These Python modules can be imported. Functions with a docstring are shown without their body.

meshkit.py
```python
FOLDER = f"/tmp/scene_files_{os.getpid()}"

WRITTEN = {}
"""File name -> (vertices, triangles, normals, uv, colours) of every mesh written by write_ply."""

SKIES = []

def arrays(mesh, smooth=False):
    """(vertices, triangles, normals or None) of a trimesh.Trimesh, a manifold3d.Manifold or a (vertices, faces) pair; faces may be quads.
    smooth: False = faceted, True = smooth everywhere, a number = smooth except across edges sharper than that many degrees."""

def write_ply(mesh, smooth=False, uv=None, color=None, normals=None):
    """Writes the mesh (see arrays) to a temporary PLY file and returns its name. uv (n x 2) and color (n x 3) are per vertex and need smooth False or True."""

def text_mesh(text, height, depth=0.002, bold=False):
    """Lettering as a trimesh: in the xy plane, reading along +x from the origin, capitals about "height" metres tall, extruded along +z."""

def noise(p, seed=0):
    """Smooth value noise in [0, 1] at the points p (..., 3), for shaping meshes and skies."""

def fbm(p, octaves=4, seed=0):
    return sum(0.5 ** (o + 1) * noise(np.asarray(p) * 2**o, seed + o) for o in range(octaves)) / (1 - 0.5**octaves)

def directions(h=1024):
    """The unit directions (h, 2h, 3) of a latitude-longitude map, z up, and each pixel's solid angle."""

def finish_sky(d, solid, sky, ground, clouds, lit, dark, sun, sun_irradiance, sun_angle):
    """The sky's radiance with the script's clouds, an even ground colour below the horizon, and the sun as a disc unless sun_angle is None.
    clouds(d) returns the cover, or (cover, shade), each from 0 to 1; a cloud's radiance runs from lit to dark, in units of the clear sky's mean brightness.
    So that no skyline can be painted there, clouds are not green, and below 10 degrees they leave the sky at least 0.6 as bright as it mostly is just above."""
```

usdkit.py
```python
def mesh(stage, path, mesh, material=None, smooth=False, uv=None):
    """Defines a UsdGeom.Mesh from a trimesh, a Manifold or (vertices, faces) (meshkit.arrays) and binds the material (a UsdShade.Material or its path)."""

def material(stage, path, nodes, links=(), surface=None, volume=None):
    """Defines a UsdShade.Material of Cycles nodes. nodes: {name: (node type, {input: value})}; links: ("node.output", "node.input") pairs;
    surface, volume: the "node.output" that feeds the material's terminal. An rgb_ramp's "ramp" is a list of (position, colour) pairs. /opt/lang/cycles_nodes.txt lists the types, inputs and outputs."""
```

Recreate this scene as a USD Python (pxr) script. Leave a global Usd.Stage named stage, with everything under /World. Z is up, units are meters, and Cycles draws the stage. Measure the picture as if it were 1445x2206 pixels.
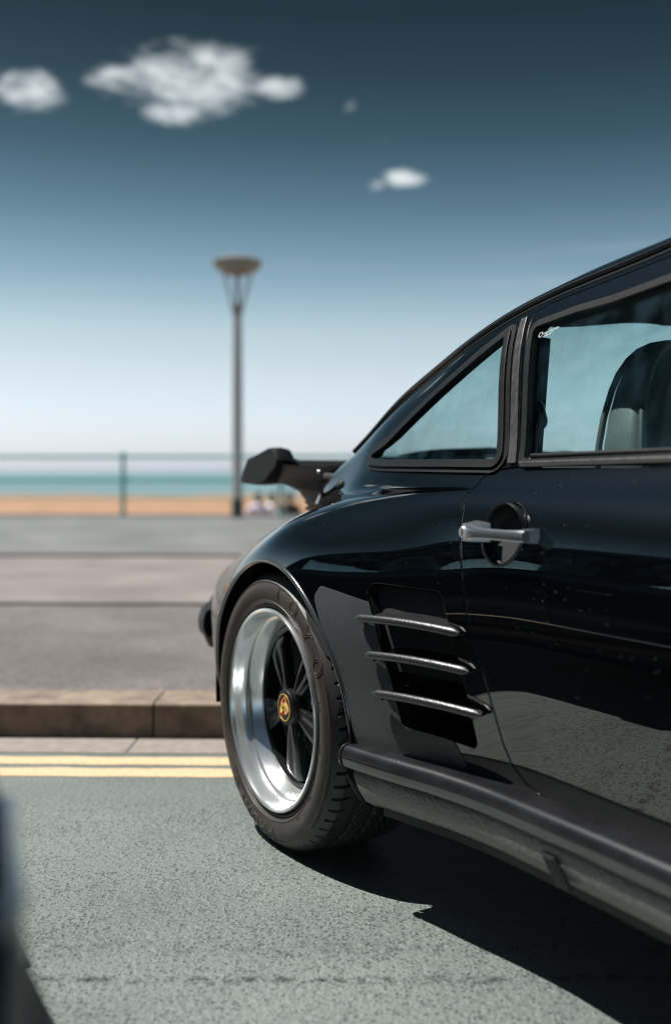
import math, random
import numpy as np, trimesh, usdkit, meshkit
import manifold3d as m3
from shapely.geometry import Polygon, LineString, Point, box as sbox
from shapely import affinity
from scipy.interpolate import PchipInterpolator, make_interp_spline
from scipy.ndimage import gaussian_filter1d
from pxr import Usd, UsdGeom, UsdLux, UsdShade, Gf, Sdf

stage = Usd.Stage.CreateInMemory()
UsdGeom.SetStageUpAxis(stage, 'Z'); UsdGeom.SetStageMetersPerUnit(stage, 1.0)
UsdGeom.Xform.Define(stage, '/World')
UsdGeom.Scope.Define(stage, '/World/Looks')
rng = np.random.default_rng(7)

# ------------------------------------------------------------------ camera
CAM_H = 0.83
cam = UsdGeom.Camera.Define(stage, '/World/camera')
cam.AddTranslateOp().Set(Gf.Vec3d(0, 0, CAM_H)); cam.AddRotateXYZOp().Set(Gf.Vec3f(90, 0, 0))
cam.CreateHorizontalApertureAttr(24.0); cam.CreateFocalLengthAttr(24.0 * 2300 / 1445)
cam.CreateVerticalApertureOffsetAttr(-24.0 * 85 / 1445)
cam.CreateFStopAttr(1.7); cam.CreateFocusDistanceAttr(2.10)
cam.CreateExposureAttr(0.9)
cam.CreateClippingRangeAttr(Gf.Vec2f(0.05, 60000))

# ------------------------------------------------------------------ sun and sky
SUN = np.array([-.51, .20, 1.0]); SUN /= np.linalg.norm(SUN)
EL, ROT = math.asin(SUN[2]), math.atan2(SUN[0], SUN[1])
sun = UsdLux.DistantLight.Define(stage, '/World/sun')
sun.CreateIntensityAttr(1.25); sun.CreateAngleAttr(0.5); sun.CreateColorAttr(Gf.Vec3f(1.0, 0.97, 0.92))
sun.CreateNormalizeAttr(True)
q = Gf.Rotation(Gf.Vec3d(0, 0, 1), Gf.Vec3d(*map(float, SUN))).GetQuat()
sun.AddOrientOp().Set(Gf.Quatf(q))

def px_dir(u, v):
    d = np.array([(u - 722.5) / 2300, 1, -(v - 1018) / 2300]); return d / np.linalg.norm(d)
def build_sky():
    n = {'tc': ('texture_coordinate', {}), 'xyz': ('separate_xyz', {}),
         'sky': ('sky_texture', {'sky_type': 'single_scattering', 'sun_disc': False, 'sun_elevation': EL, 'sun_rotation': ROT, 'altitude': 10., 'air_density': 1.0, 'aerosol_density': 1.0, 'ozone_density': 1.0}),
         'tint': ('rgb_ramp', {'ramp': SKY_TINT}), 'mul': ('mix_color', {'blend_type': 'multiply', 'fac': 1.0, 'use_clamp': False}),
         'map': ('mapping', {'scale': (1, 1, 2.2)}),
         'no': ('noise_texture', {'scale': 27., 'detail': 11., 'roughness': .66, 'distortion': .45}),
         'no2': ('noise_texture', {'scale': 34., 'detail': 6., 'roughness': .6}),
         'map2': ('mapping', {'scale': (2.0, 2.0, 70.)}), 'no3': ('noise_texture', {'scale': 1.6, 'detail': 4., 'roughness': .55}),
         'cl': ('mix_color', {'blend_type': 'mix', 'use_clamp': False}), 'shade': ('rgb_ramp', {'ramp': [(0, CLOUD_DARK), (.35, CLOUD_DARK), (.75, CLOUD_LIT), (1, CLOUD_LIT)]}),
         'bg': ('background_shader', {'strength': SKY_STRENGTH})}
    L = [('tc.generated', 'xyz.vector'), ('xyz.z', 'tint.fac'), ('sky.color', 'mul.a'), ('tint.color', 'mul.b'),
         ('tc.generated', 'map.vector'), ('map.vector', 'no.vector'), ('map.vector', 'no2.vector')]
    prev = None
    for i, (u, v, ru, rv, amp) in enumerate(CLOUDS):
        d = px_dir(u, v); r = np.cross(d, [0, 0, 1]); r /= np.linalg.norm(r); up = np.cross(r, d)
        for ax, vec, rad in (('r', r, ru), ('u', up, rv)):
            n[f'd{ax}{i}'] = ('vector_math', {'math_type': 'dot_product', 'vector2': tuple(vec * 2300 / rad)})
            n[f's{ax}{i}'] = ('math', {'math_type': 'multiply'})
            L += [('tc.generated', f'd{ax}{i}.vector1'), (f'd{ax}{i}.value', f's{ax}{i}.value1'), (f'd{ax}{i}.value', f's{ax}{i}.value2')]
        n[f'f{i}'] = ('vector_math', {'math_type': 'dot_product', 'vector2': tuple(d)})       # in front only
        n[f'g{i}'] = ('math', {'math_type': 'greater_than', 'value2': .8})
        n[f'a{i}'] = ('math', {'math_type': 'add'}); n[f'e{i}'] = ('math', {'math_type': 'multiply', 'value2': -amp})
        n[f'm{i}'] = ('math', {'math_type': 'add', 'value2': amp}); n[f'x{i}'] = ('math', {'math_type': 'maximum', 'value2': 0.})
        n[f'y{i}'] = ('math', {'math_type': 'multiply'})
        L += [(f'sr{i}.value', f'a{i}.value1'), (f'su{i}.value', f'a{i}.value2'), (f'a{i}.value', f'e{i}.value1'), (f'e{i}.value', f'm{i}.value1'),
              (f'm{i}.value', f'x{i}.value1'), ('tc.generated', f'f{i}.vector1'), (f'f{i}.value', f'g{i}.value1'), (f'x{i}.value', f'y{i}.value1'), (f'g{i}.value', f'y{i}.value2')]
        if prev:
            n[f'z{i}'] = ('math', {'math_type': 'maximum'}); L += [(prev, f'z{i}.value1'), (f'y{i}.value', f'z{i}.value2')]; prev = f'z{i}.value'
        else:
            prev = f'y{i}.value'
    # cover = smoothstep(noise + mask - 1)
    n['sum'] = ('math', {'math_type': 'add'}); n['cov'] = ('map_range', {'range_type': 'smoothstep', 'from_min': .78, 'from_max': 1.20, 'clamp': True})
    L += [('no.fac', 'sum.value1'), (prev, 'sum.value2'), ('sum.value', 'cov.value')]
    # faint streaks low over the sea
    n['band'] = ('rgb_ramp', {'ramp': [(0, (0, 0, 0)), (.07, (0, 0, 0)), (.105, (1, 1, 1)), (.19, (.8, .8, .8)), (.24, (0, 0, 0)), (1, (0, 0, 0))]})
    n['st'] = ('map_range', {'range_type': 'smoothstep', 'from_min': .50, 'from_max': .75, 'to_max': .16, 'clamp': True}); n['stb'] = ('math', {'math_type': 'multiply'})
    n['stm'] = ('mix_color', {'blend_type': 'mix', 'use_clamp': False, 'b': STREAK})
    L += [('tc.generated', 'map2.vector'), ('map2.vector', 'no3.vector'), ('no3.fac', 'st.value'), ('xyz.z', 'band.fac'), ('st.result', 'stb.value1'), ('band.color', 'stb.value2'),
          ('mul.result', 'stm.a'), ('stb.value', 'stm.fac')]
    n['shm'] = ('math', {'math_type': 'multiply_add', 'value2': .55, 'value3': .0}); n['sha'] = ('math', {'math_type': 'add'}); n['shn'] = ('math', {'math_type': 'multiply', 'value2': .45})
    L += [('sum.value', 'shm.value1'), ('no2.fac', 'shn.value1'), ('shm.value', 'sha.value1'), ('shn.value', 'sha.value2'), ('sha.value', 'shade.fac')]
    L += [('cov.result', 'cl.fac'), ('stm.result', 'cl.a'), ('shade.color', 'cl.b'), ('cl.result', 'bg.color')]
    m = usdkit.material(stage, '/World/Looks/sky_light', n, L, surface='bg.background')
    dome = UsdLux.DomeLight.Define(stage, '/World/sky')
    UsdShade.MaterialBindingAPI.Apply(dome.GetPrim()).Bind(m)
    dome.GetPrim().SetCustomDataByKey('kind', 'structure')
SKY_STRENGTH = 0.08
SKY_TINT = [(0, (1.05, 1.24, 1.78)), (.02, (1.03, 1.12, 1.52)), (.035, (1.01, 1.055, 1.36)), (.051, (1.0, 1.015, 1.22)), (.093, (1.0, .93, .93)), (.135, (.88, .855, .77)), (.176, (.585, .645, .60)), (.237, (.306, .386, .362)), (.294, (.157, .215, .194)), (.349, (.095, .132, .117)), (.397, (.064, .09, .078)), (.47, (.085, .115, .103)), (.65, (.19, .24, .225)), (.85, (.28, .34, .32)), (1, (.31, .375, .35))]
CLOUD_LIT = (5.3, 5.7, 5.9); CLOUD_DARK = (2.3, 2.75, 3.0); STREAK = (5, 5, 5)
# main cloud, its lobes, the small ones: centre in the sky, half axes, density
CLOUDS = [(400, 172, 250, 95, .58), (450, 135, 170, 70, .55), (600, 188, 90, 36, .56), (370, 238, 115, 46, .54), (255, 165, 110, 48, .54), (62, 192, 105, 52, .60),
          (868, 383, 80, 30, .58), (812, 397, 46, 18, .52), (750, 226, 30, 24, .36), (822, 300, 46, 20, .36)]
build_sky()

# ------------------------------------------------------------------ helpers
def numbered(path):
    p, k = path, 0
    while stage.GetPrimAtPath(p):
        k += 1; p = f'{path}_{k:03d}'
    return p
def data(prim, **kw):
    for k, v in kw.items():
        if v: prim.SetCustomDataByKey(k, v)
def thing(name, label, category, loc=(0, 0, 0), rotz=0., group=None, kind=None):
    x = UsdGeom.Xform.Define(stage, numbered('/World/' + name)); x.AddTranslateOp().Set(Gf.Vec3d(*map(float, loc))); x.AddRotateZOp().Set(float(math.degrees(rotz)))
    p = x.GetPrim(); data(p, label=label, category=category, group=group, kind=kind); return p
def node(parent, name, loc=(0, 0, 0), rot=None):
    x = UsdGeom.Xform.Define(stage, numbered(f'{parent.GetPath()}/{name}'))
    x.AddTranslateOp().Set(Gf.Vec3d(*map(float, loc)))
    if rot is not None: x.AddRotateXYZOp().Set(Gf.Vec3f(*map(float, rot)))
    return x.GetPrim()
def part(parent, name, mesh, mat, smooth=30, label=None, kind=None):
    path = numbered(f'{parent.GetPath()}/{name}' if parent else '/World/' + name)
    if isinstance(mesh, m3.Manifold) and mesh.num_prop() >= 3:
        v, f, n = shaded(mesh)
        g = UsdGeom.Mesh.Define(stage, path)
        from pxr import Vt
        g.CreatePointsAttr(Vt.Vec3fArray.FromNumpy(v.astype(np.float32))); g.CreateFaceVertexCountsAttr(Vt.IntArray.FromNumpy(np.full(len(f), 3, np.int32)))
        g.CreateFaceVertexIndicesAttr(Vt.IntArray.FromNumpy(f.astype(np.int32).ravel())); g.CreateSubdivisionSchemeAttr('none')
        g.CreateNormalsAttr(Vt.Vec3fArray.FromNumpy(n.astype(np.float32))); g.SetNormalsInterpolation('vertex')
        UsdShade.MaterialBindingAPI.Apply(g.GetPrim()).Bind(mat)
    else:
        g = usdkit.mesh(stage, path, mesh, mat, smooth=smooth)
    data(g.GetPrim(), label=label, kind=kind)
    return g.GetPrim()
def single(name, mesh, mat, label, category, group=None, kind=None, smooth=30):
    p = part(None, name, mesh, mat, smooth); data(p, label=label, category=category, group=group, kind=kind); return p
def shaded(man):
    """Triangles of a Manifold that carries normals: skin vertices keep the smooth normal of the surface they came from, cut faces are flat."""
    me = man.to_mesh(); P = np.array(me.vert_properties, float); T = np.array(me.tri_verts, int)
    v, n = P[:, :3], P[:, 3:6]
    tri = v[T]; fn = np.cross(tri[:, 1] - tri[:, 0], tri[:, 2] - tri[:, 0]); ar = np.linalg.norm(fn, axis=1); keep = ar > 1e-12
    T, fn = T[keep], fn[keep] / ar[keep][:, None]
    nl = np.linalg.norm(n, axis=1); N = n[T]; s = np.einsum('ijk,ik->ij', N, fn)
    sign = np.where(s.sum(1) < 0, -1., 1.)
    good = (nl[T].min(1) > .5) & (np.abs(s).min(1) > .45)
    CN = np.where(good[:, None, None], N * sign[:, None, None], fn[:, None, :])
    CN /= np.maximum(np.linalg.norm(CN, axis=2, keepdims=True), 1e-9)
    flat_v = v[T].reshape(-1, 3); flat_n = CN.reshape(-1, 3)
    key = np.round(np.hstack([flat_v * 1e5, flat_n * 200])).astype(np.int64)
    _, first, inv = np.unique(key, axis=0, return_index=True, return_inverse=True)
    return flat_v[first], inv.reshape(-1, 3), flat_n[first]
def man(mesh, normals=False):
    if isinstance(mesh, tuple): mesh = trimesh.Trimesh(*mesh, process=False)
    pr = np.array(mesh.vertices, np.float32)
    if normals: pr = np.hstack([pr, np.array(mesh.vertex_normals, np.float32)])
    return m3.Manifold(m3.Mesh(vert_properties=np.ascontiguousarray(pr, np.float32), tri_verts=np.ascontiguousarray(mesh.faces, np.uint32)))
def join(*ms): return trimesh.util.concatenate([m for m in ms])
def box(x0, x1, y0, y1, z0, z1, bevel=0.):
    if bevel:
        c = [(x, y, z) for x in (x0 + bevel, x1 - bevel) for y in (y0 + bevel, y1 - bevel) for z in (z0 + bevel, z1 - bevel)]
        pts = np.array([np.array(p) + d for p in c for d in (np.vstack([np.eye(3), -np.eye(3)]) * bevel)])
        return trimesh.Trimesh(*hull(pts), process=False)
    b = trimesh.creation.box([x1 - x0, y1 - y0, z1 - z0]); b.apply_translation([(x0 + x1) / 2, (y0 + y1) / 2, (z0 + z1) / 2]); return b
def hull(pts):
    me = m3.Manifold.hull_points(np.ascontiguousarray(pts, np.float64)).to_mesh(); return np.array(me.vert_properties[:, :3], float), np.array(me.tri_verts, int)
def tmesh(man_): 
    me = man_.to_mesh(); return trimesh.Trimesh(np.array(me.vert_properties[:, :3], float), np.array(me.tri_verts, int), process=False)
def tube(path, r, n=10, closed=False, caps=True):
    """A round bar along a path; r a number or one per point."""
    p = np.asarray(path, float); k = len(p); r = np.broadcast_to(r, (k,))
    t = np.gradient(p, axis=0) if not closed else np.roll(p, -1, 0) - np.roll(p, 1, 0); t /= np.linalg.norm(t, axis=1, keepdims=True)
    a = np.cross(t[0], [0, 0, 1.]); a = np.cross(t[0], [1., 0, 0]) if np.linalg.norm(a) < .2 else a
    A = []
    for i in range(k):
        a = a - t[i] * (a @ t[i]); a /= np.linalg.norm(a); A.append(a)
    A = np.array(A); B = np.cross(t, A); th = np.arange(n) * 2 * np.pi / n
    v = p[:, None] + r[:, None, None] * (np.cos(th)[None, :, None] * A[:, None] + np.sin(th)[None, :, None] * B[:, None])
    return ring_mesh(v, closed, caps)
def ring_mesh(v, closed=False, caps=True):
    k, n, _ = v.shape; rows = k if closed else k - 1
    i, j = np.meshgrid(np.arange(rows), np.arange(n), indexing='ij'); i2 = (i + 1) % k; j2 = (j + 1) % n
    qd = np.stack([i * n + j, i * n + j2, i2 * n + j2, i2 * n + j], -1).reshape(-1, 4)
    F = [qd[:, [0, 1, 2]], qd[:, [0, 2, 3]]]; V = v.reshape(-1, 3)
    if caps and not closed:
        c = len(V); V = np.vstack([V, v[0].mean(0), v[-1].mean(0)]); jj = np.arange(n); j2 = (jj + 1) % n
        F += [np.stack([np.full(n, c), j2, jj], 1), np.stack([np.full(n, c + 1), (k - 1) * n + jj, (k - 1) * n + j2], 1)]
    m = trimesh.Trimesh(V, np.vstack(F), process=False)
    if m.volume < 0: m.invert()
    return m
def sweep(path, prof, frame):
    """Profile points (n,2) carried along the path; frame(i) gives the two axes at path point i."""
    v = np.array([[np.asarray(p) + a * u + b * w for u, w in prof] for i, p in enumerate(path) for a, b in [frame(i)]]).reshape(len(path), len(prof), 3)
    return ring_mesh(v)
def prism_side(poly, y0, y1):
    """An outline in side view (x, z) as a solid from y0 to y1."""
    m = trimesh.creation.extrude_polygon(Polygon(poly) if not isinstance(poly, Polygon) else poly, y1 - y0, engine='earcut')
    v = m.vertices; m.vertices = np.stack([v[:, 0], y1 - v[:, 2], v[:, 1]], 1); 
    if m.volume < 0: m.invert()
    return man(m)
def prism_plan(poly, z0, z1):
    m = trimesh.creation.extrude_polygon(Polygon(poly) if not isinstance(poly, Polygon) else poly, z1 - z0, engine='earcut'); m.apply_translation([0, 0, z0]); return man(m)
def rounded(pts, r, res=6):
    """A polygon with its corners rounded."""
    p = Polygon(pts) if not isinstance(pts, Polygon) else pts
    return p.buffer(-r, quad_segs=res).buffer(2 * r, quad_segs=res).buffer(-r, quad_segs=res)
def flip_y(m_): return m_.mirror((0, 1, 0))
def revolve_y(prof, n=96, closed=True):
    """prof: (radius, depth) pairs; turned about the y axis."""
    th = np.arange(n) * 2 * np.pi / n; p = np.asarray(prof, float)
    v = np.stack([p[None, :, 0] * np.sin(th)[:, None], np.broadcast_to(p[None, :, 1], (n, len(p))), p[None, :, 0] * np.cos(th)[:, None]], -1)
    i, j = np.meshgrid(np.arange(n), np.arange(len(p) if closed else len(p) - 1), indexing='ij'); i2 = (i + 1) % n; j2 = (j + 1) % len(p); k = len(p)
    qd = np.stack([i * k + j, i * k + j2, i2 * k + j2, i2 * k + j], -1).reshape(-1, 4)
    m = trimesh.Trimesh(v.reshape(-1, 3), np.vstack([qd[:, [0, 1, 2]], qd[:, [0, 2, 3]]]), process=False)
    if closed and m.volume < 0: m.invert()
    return m

# ------------------------------------------------------------------ materials
def look(name, nodes, links=(), surface='p.BSDF'): return usdkit.material(stage, '/World/Looks/' + name, nodes, links, surface=surface)
def plain(name, color, rough=.5, metal=0., **kw): return look(name, {'p': ('principled_bsdf', {'base_color': color, 'roughness': rough, 'metallic': metal, **kw})})
def grained(name, c1, c2, scale, rough=.6, bump=.0, bump_scale=None, metal=0., detail=4., dist=.002, edge=0., **kw):
    n = {'tc': ('texture_coordinate', {}), 'no': ('noise_texture', {'scale': scale, 'detail': detail, 'roughness': .6}), 'r': ('rgb_ramp', {'ramp': [(.3, c1), (.7, c2)]}),
         'p': ('principled_bsdf', {'roughness': rough, 'metallic': metal, **kw})}
    l = [('tc.object', 'no.vector'), ('no.fac', 'r.fac'), ('r.color', 'p.base_color')]
    if bump:
        n['nb'] = ('noise_texture', {'scale': bump_scale or scale, 'detail': 3.}); n['b'] = ('bump', {'strength': bump, 'distance': dist})
        l += [('tc.object', 'nb.vector'), ('nb.fac', 'b.height'), ('b.normal', 'p.normal')]
        if edge:
            n['e'] = ('bevel', {'radius': edge}); l += [('e.bevel', 'b.normal')]
    elif edge:
        n['e'] = ('bevel', {'radius': edge}); l += [('e.bevel', 'p.normal')]
    return look(name, n, l)
def paint(name, color, coat=1.0):
    n = {'tc': ('texture_coordinate', {}), 'e': ('bevel', {'radius': .0022, 'samples': 6}),
         'nb': ('noise_texture', {'scale': 7., 'detail': 1.}), 'b': ('bump', {'strength': .05, 'distance': .004}),
         'v': ('voronoi_texture', {'scale': 140., 'randomness': 1.}), 'vm': ('map_range', {'from_min': .06, 'from_max': .13, 'to_min': 1., 'to_max': 0., 'clamp': True}),
         'wn': ('separate_color', {}), 'wt': ('math', {'math_type': 'greater_than', 'value2': .82}), 'w': ('math', {'math_type': 'multiply'}),
         'nd': ('noise_texture', {'scale': 4., 'detail': 5., 'roughness': .7}), 'ndm': ('map_range', {'from_min': .45, 'from_max': .75, 'to_min': 0., 'to_max': .9, 'clamp': True}), 'w2': ('math', {'math_type': 'multiply'}),
         'c': ('mix_color', {'a': color, 'b': (.5, .5, .48)}),
         'cr': ('map_range', {'from_min': 0., 'from_max': 1., 'to_min': .012, 'to_max': .5, 'clamp': True}),
         'p': ('principled_bsdf', {'roughness': .35, 'coat_weight': coat, 'coat_ior': 2.05, 'specular_ior_level': 0.})}
    l = [('tc.object', 'nb.vector'), ('nb.fac', 'b.height'), ('e.bevel', 'b.normal'), ('b.normal', 'p.normal'), ('b.normal', 'p.coat_normal'),
         ('tc.object', 'v.vector'), ('v.distance', 'vm.value'), ('v.color', 'wn.color'), ('wn.r', 'wt.value1'), ('vm.result', 'w.value1'), ('wt.value', 'w.value2'),
         ('tc.object', 'nd.vector'), ('nd.fac', 'ndm.value'), ('w.value', 'w2.value1'), ('ndm.result', 'w2.value2'), ('w2.value', 'c.fac'), ('c.result', 'p.base_color'), ('w2.value', 'cr.value'), ('cr.result', 'p.coat_roughness')]
    return look(name, n, l)
M = {}
M['paint'] = paint('black_paint', (.0008, .0010, .0012))
M['inside_black'] = plain('matt_black_lining', (.004, .004, .0045), .9, specular_ior_level=.1)
M['satin'] = grained('satin_black_trim', (.004, .0045, .005), (.008, .009, .010), 40., .40, edge=.0018, specular_ior_level=.28)
M['rubber'] = grained('black_seal_rubber', (.004, .0043, .0045), (.008, .0085, .009), 60., .5, edge=.0015, specular_ior_level=.18)
M['guard'] = look('speckled_matt_film', {'tc': ('texture_coordinate', {}), 'w': ('white_noise_texture', {}), 'sc': ('vector_math', {'math_type': 'scale', 'scale': 900.}), 'fl': ('vector_math', {'math_type': 'floor'}),
    'no': ('noise_texture', {'scale': 1500., 'detail': 1.}), 'r': ('rgb_ramp', {'ramp': [(.36, (.016, .019, .020)), (.58, (.042, .048, .050)), (.72, (.17, .18, .19))]}), 'b': ('bump', {'strength': .35, 'distance': .0006}),
    'p': ('principled_bsdf', {'roughness': .40})}, [('tc.object', 'no.vector'), ('no.fac', 'r.fac'), ('r.color', 'p.base_color'), ('no.fac', 'b.height'), ('b.normal', 'p.normal')])
M['slat'] = grained('speckled_grey_slat', (.007, .0075, .0085), (.022, .0225, .025), 420., .34, bump=.6, bump_scale=420., dist=.0010, ior=1.75)
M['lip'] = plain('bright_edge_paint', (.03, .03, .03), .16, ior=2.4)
M['rail'] = grained('worn_grey_black_rail', (.006, .0065, .0075), (.018, .019, .0215), 14., .22, bump=.06, bump_scale=260., dist=.0005, ior=2.1, metal=.12)
M['valance'] = grained('stone_chip_coating', (.062, .070, .066), (.10, .110, .104), 90., .33, bump=.7, bump_scale=190., dist=.003, ior=1.7)
M['alloy'] = grained('polished_alloy', (.68, .70, .71), (.80, .81, .81), 8., .19, metal=.84)
M['gloss_black'] = plain('gloss_black_wheel', (.009, .0095, .010), .18, coat_weight=.3, coat_roughness=.05, specular_ior_level=.35)
M['chrome'] = plain('brushed_bright_metal', (.42, .44, .46), .22, .9)
M['lock'] = plain('lock_face', (.8, .8, .79), .35, .8)
M['silver'] = plain('bright_nut', (.75, .75, .76), .2, 1.)
M['gold'] = plain('gold_enamel', (.85, .52, .12), .35, .6); M['yellow'] = plain('straw_enamel', (.80, .52, .16), .4)
M['red'] = plain('red_enamel', (.55, .03, .02), .35); M['ink'] = plain('black_enamel', (.006, .006, .006), .4)
M['disc'] = plain('brake_iron', (.12, .11, .10), .45, .9)
M['leather'] = grained('grey_green_leather', (.075, .088, .085), (.105, .12, .116), 30., .5, bump=.15, bump_scale=300.)
M['piping'] = plain('dark_piping', (.05, .058, .056), .5)
M['cabin'] = grained('black_cabin_lining', (.012, .013, .014), (.022, .024, .026), 30., .75)
M['shelf'] = grained('dark_carpet', (.02, .025, .028), (.04, .045, .05), 120., .9)
M['pillar'] = grained('worn_pillar_cover', (.07, .07, .068), (.16, .155, .15), 60., .32, metal=.7, edge=.0015)
M['etch'] = plain('white_glass_marking', (.62, .65, .65), .6)

def glass(name, tint, mottled=0., dark=None):
    n = {'tc': ('texture_coordinate', {}), 'map': ('mapping', {'scale': (1, 1, 2.6), 'rotation': (0, .08, 0)}), 'no': ('noise_texture', {'scale': 17., 'detail': 3., 'roughness': .5}),
         'r': ('rgb_ramp', {'ramp': [(.30, dark or tint), (.62, tint)]}), 'tr': ('transparent_bsdf', {}), 'gl': ('glossy_bsdf', {'roughness': .0, 'color': (1, 1, 1)}),
         'geo': ('geometry', {}), 'ior': ('mix_float', {'a': 1.35, 'b': 1 / 1.35}), 'fr': ('fresnel', {}), 'mx': ('mix_closure', {})}
    extra = []
    if mottled:      # toughened glass shows its quench marks in the reflected sky
        n['mm'] = ('mapping', {'scale': (1, 1, .55), 'rotation': (0, .12, 0)}); n['mn'] = ('noise_texture', {'scale': 26., 'detail': 2.5, 'roughness': .5}); n['mr'] = ('rgb_ramp', {'ramp': [(.40, (.05, .06, .06)), (.60, (.8, 1., 1.)), (.72, (1, 1, 1))]})
        n['ior'] = ('mix_float', {'a': 1.95, 'b': 1 / 1.95}); extra = [('tc.object', 'mm.vector'), ('mm.vector', 'mn.vector'), ('mn.fac', 'mr.fac'), ('mr.color', 'gl.color')]
    return look(name, n, [('tc.object', 'map.vector'), ('map.vector', 'no.vector'), ('no.fac', 'r.fac'), ('r.color', 'tr.color'), ('geo.backfacing', 'ior.fac'), ('ior.result', 'fr.IOR'), ('fr.fac', 'mx.fac'), ('tr.BSDF', 'mx.closure1'), ('gl.BSDF', 'mx.closure2')] + extra, surface='mx.closure')
M['glass'] = glass('tinted_side_glass', (.93, .998, .998), dark=(.90, .985, .988), mottled=1.)
M['rear_glass'] = glass('tinted_rear_glass', (.91, 1., 1.), dark=(.84, .965, .97))

def rubber_tyre():
    n = {'tc': ('texture_coordinate', {}), 'xyz': ('separate_xyz', {}), 'no': ('noise_texture', {'scale': 9., 'detail': 6., 'roughness': .65}), 'no2': ('noise_texture', {'scale': 60., 'detail': 4.}),
         'side': ('map_range', {'range_type': 'smoothstep', 'from_min': .012, 'from_max': -.004, 'to_min': 0., 'to_max': 1., 'clamp': True}),
         'r1': ('rgb_ramp', {'ramp': [(.3, (.015, .0135, .0125)), (.55, (.028, .0235, .020)), (.75, (.060, .047, .037))]}), 'r2': ('rgb_ramp', {'ramp': [(.3, (.012, .013, .013)), (.7, (.024, .025, .025))]}),
         'mx': ('mix_color', {}), 'p': ('principled_bsdf', {'roughness': .50}), 'b': ('bump', {'strength': .08, 'distance': .001})}
    return look('tyre_rubber', n, [('tc.object', 'no.vector'), ('tc.object', 'no2.vector'), ('tc.object', 'xyz.vector'), ('xyz.y', 'side.value'), ('no.fac', 'r1.fac'), ('no2.fac', 'r2.fac'),
        ('side.result', 'mx.fac'), ('r2.color', 'mx.a'), ('r1.color', 'mx.b'), ('mx.result', 'p.base_color'), ('no2.fac', 'b.height'), ('b.normal', 'p.normal')])
M['tyre'] = rubber_tyre()

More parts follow.
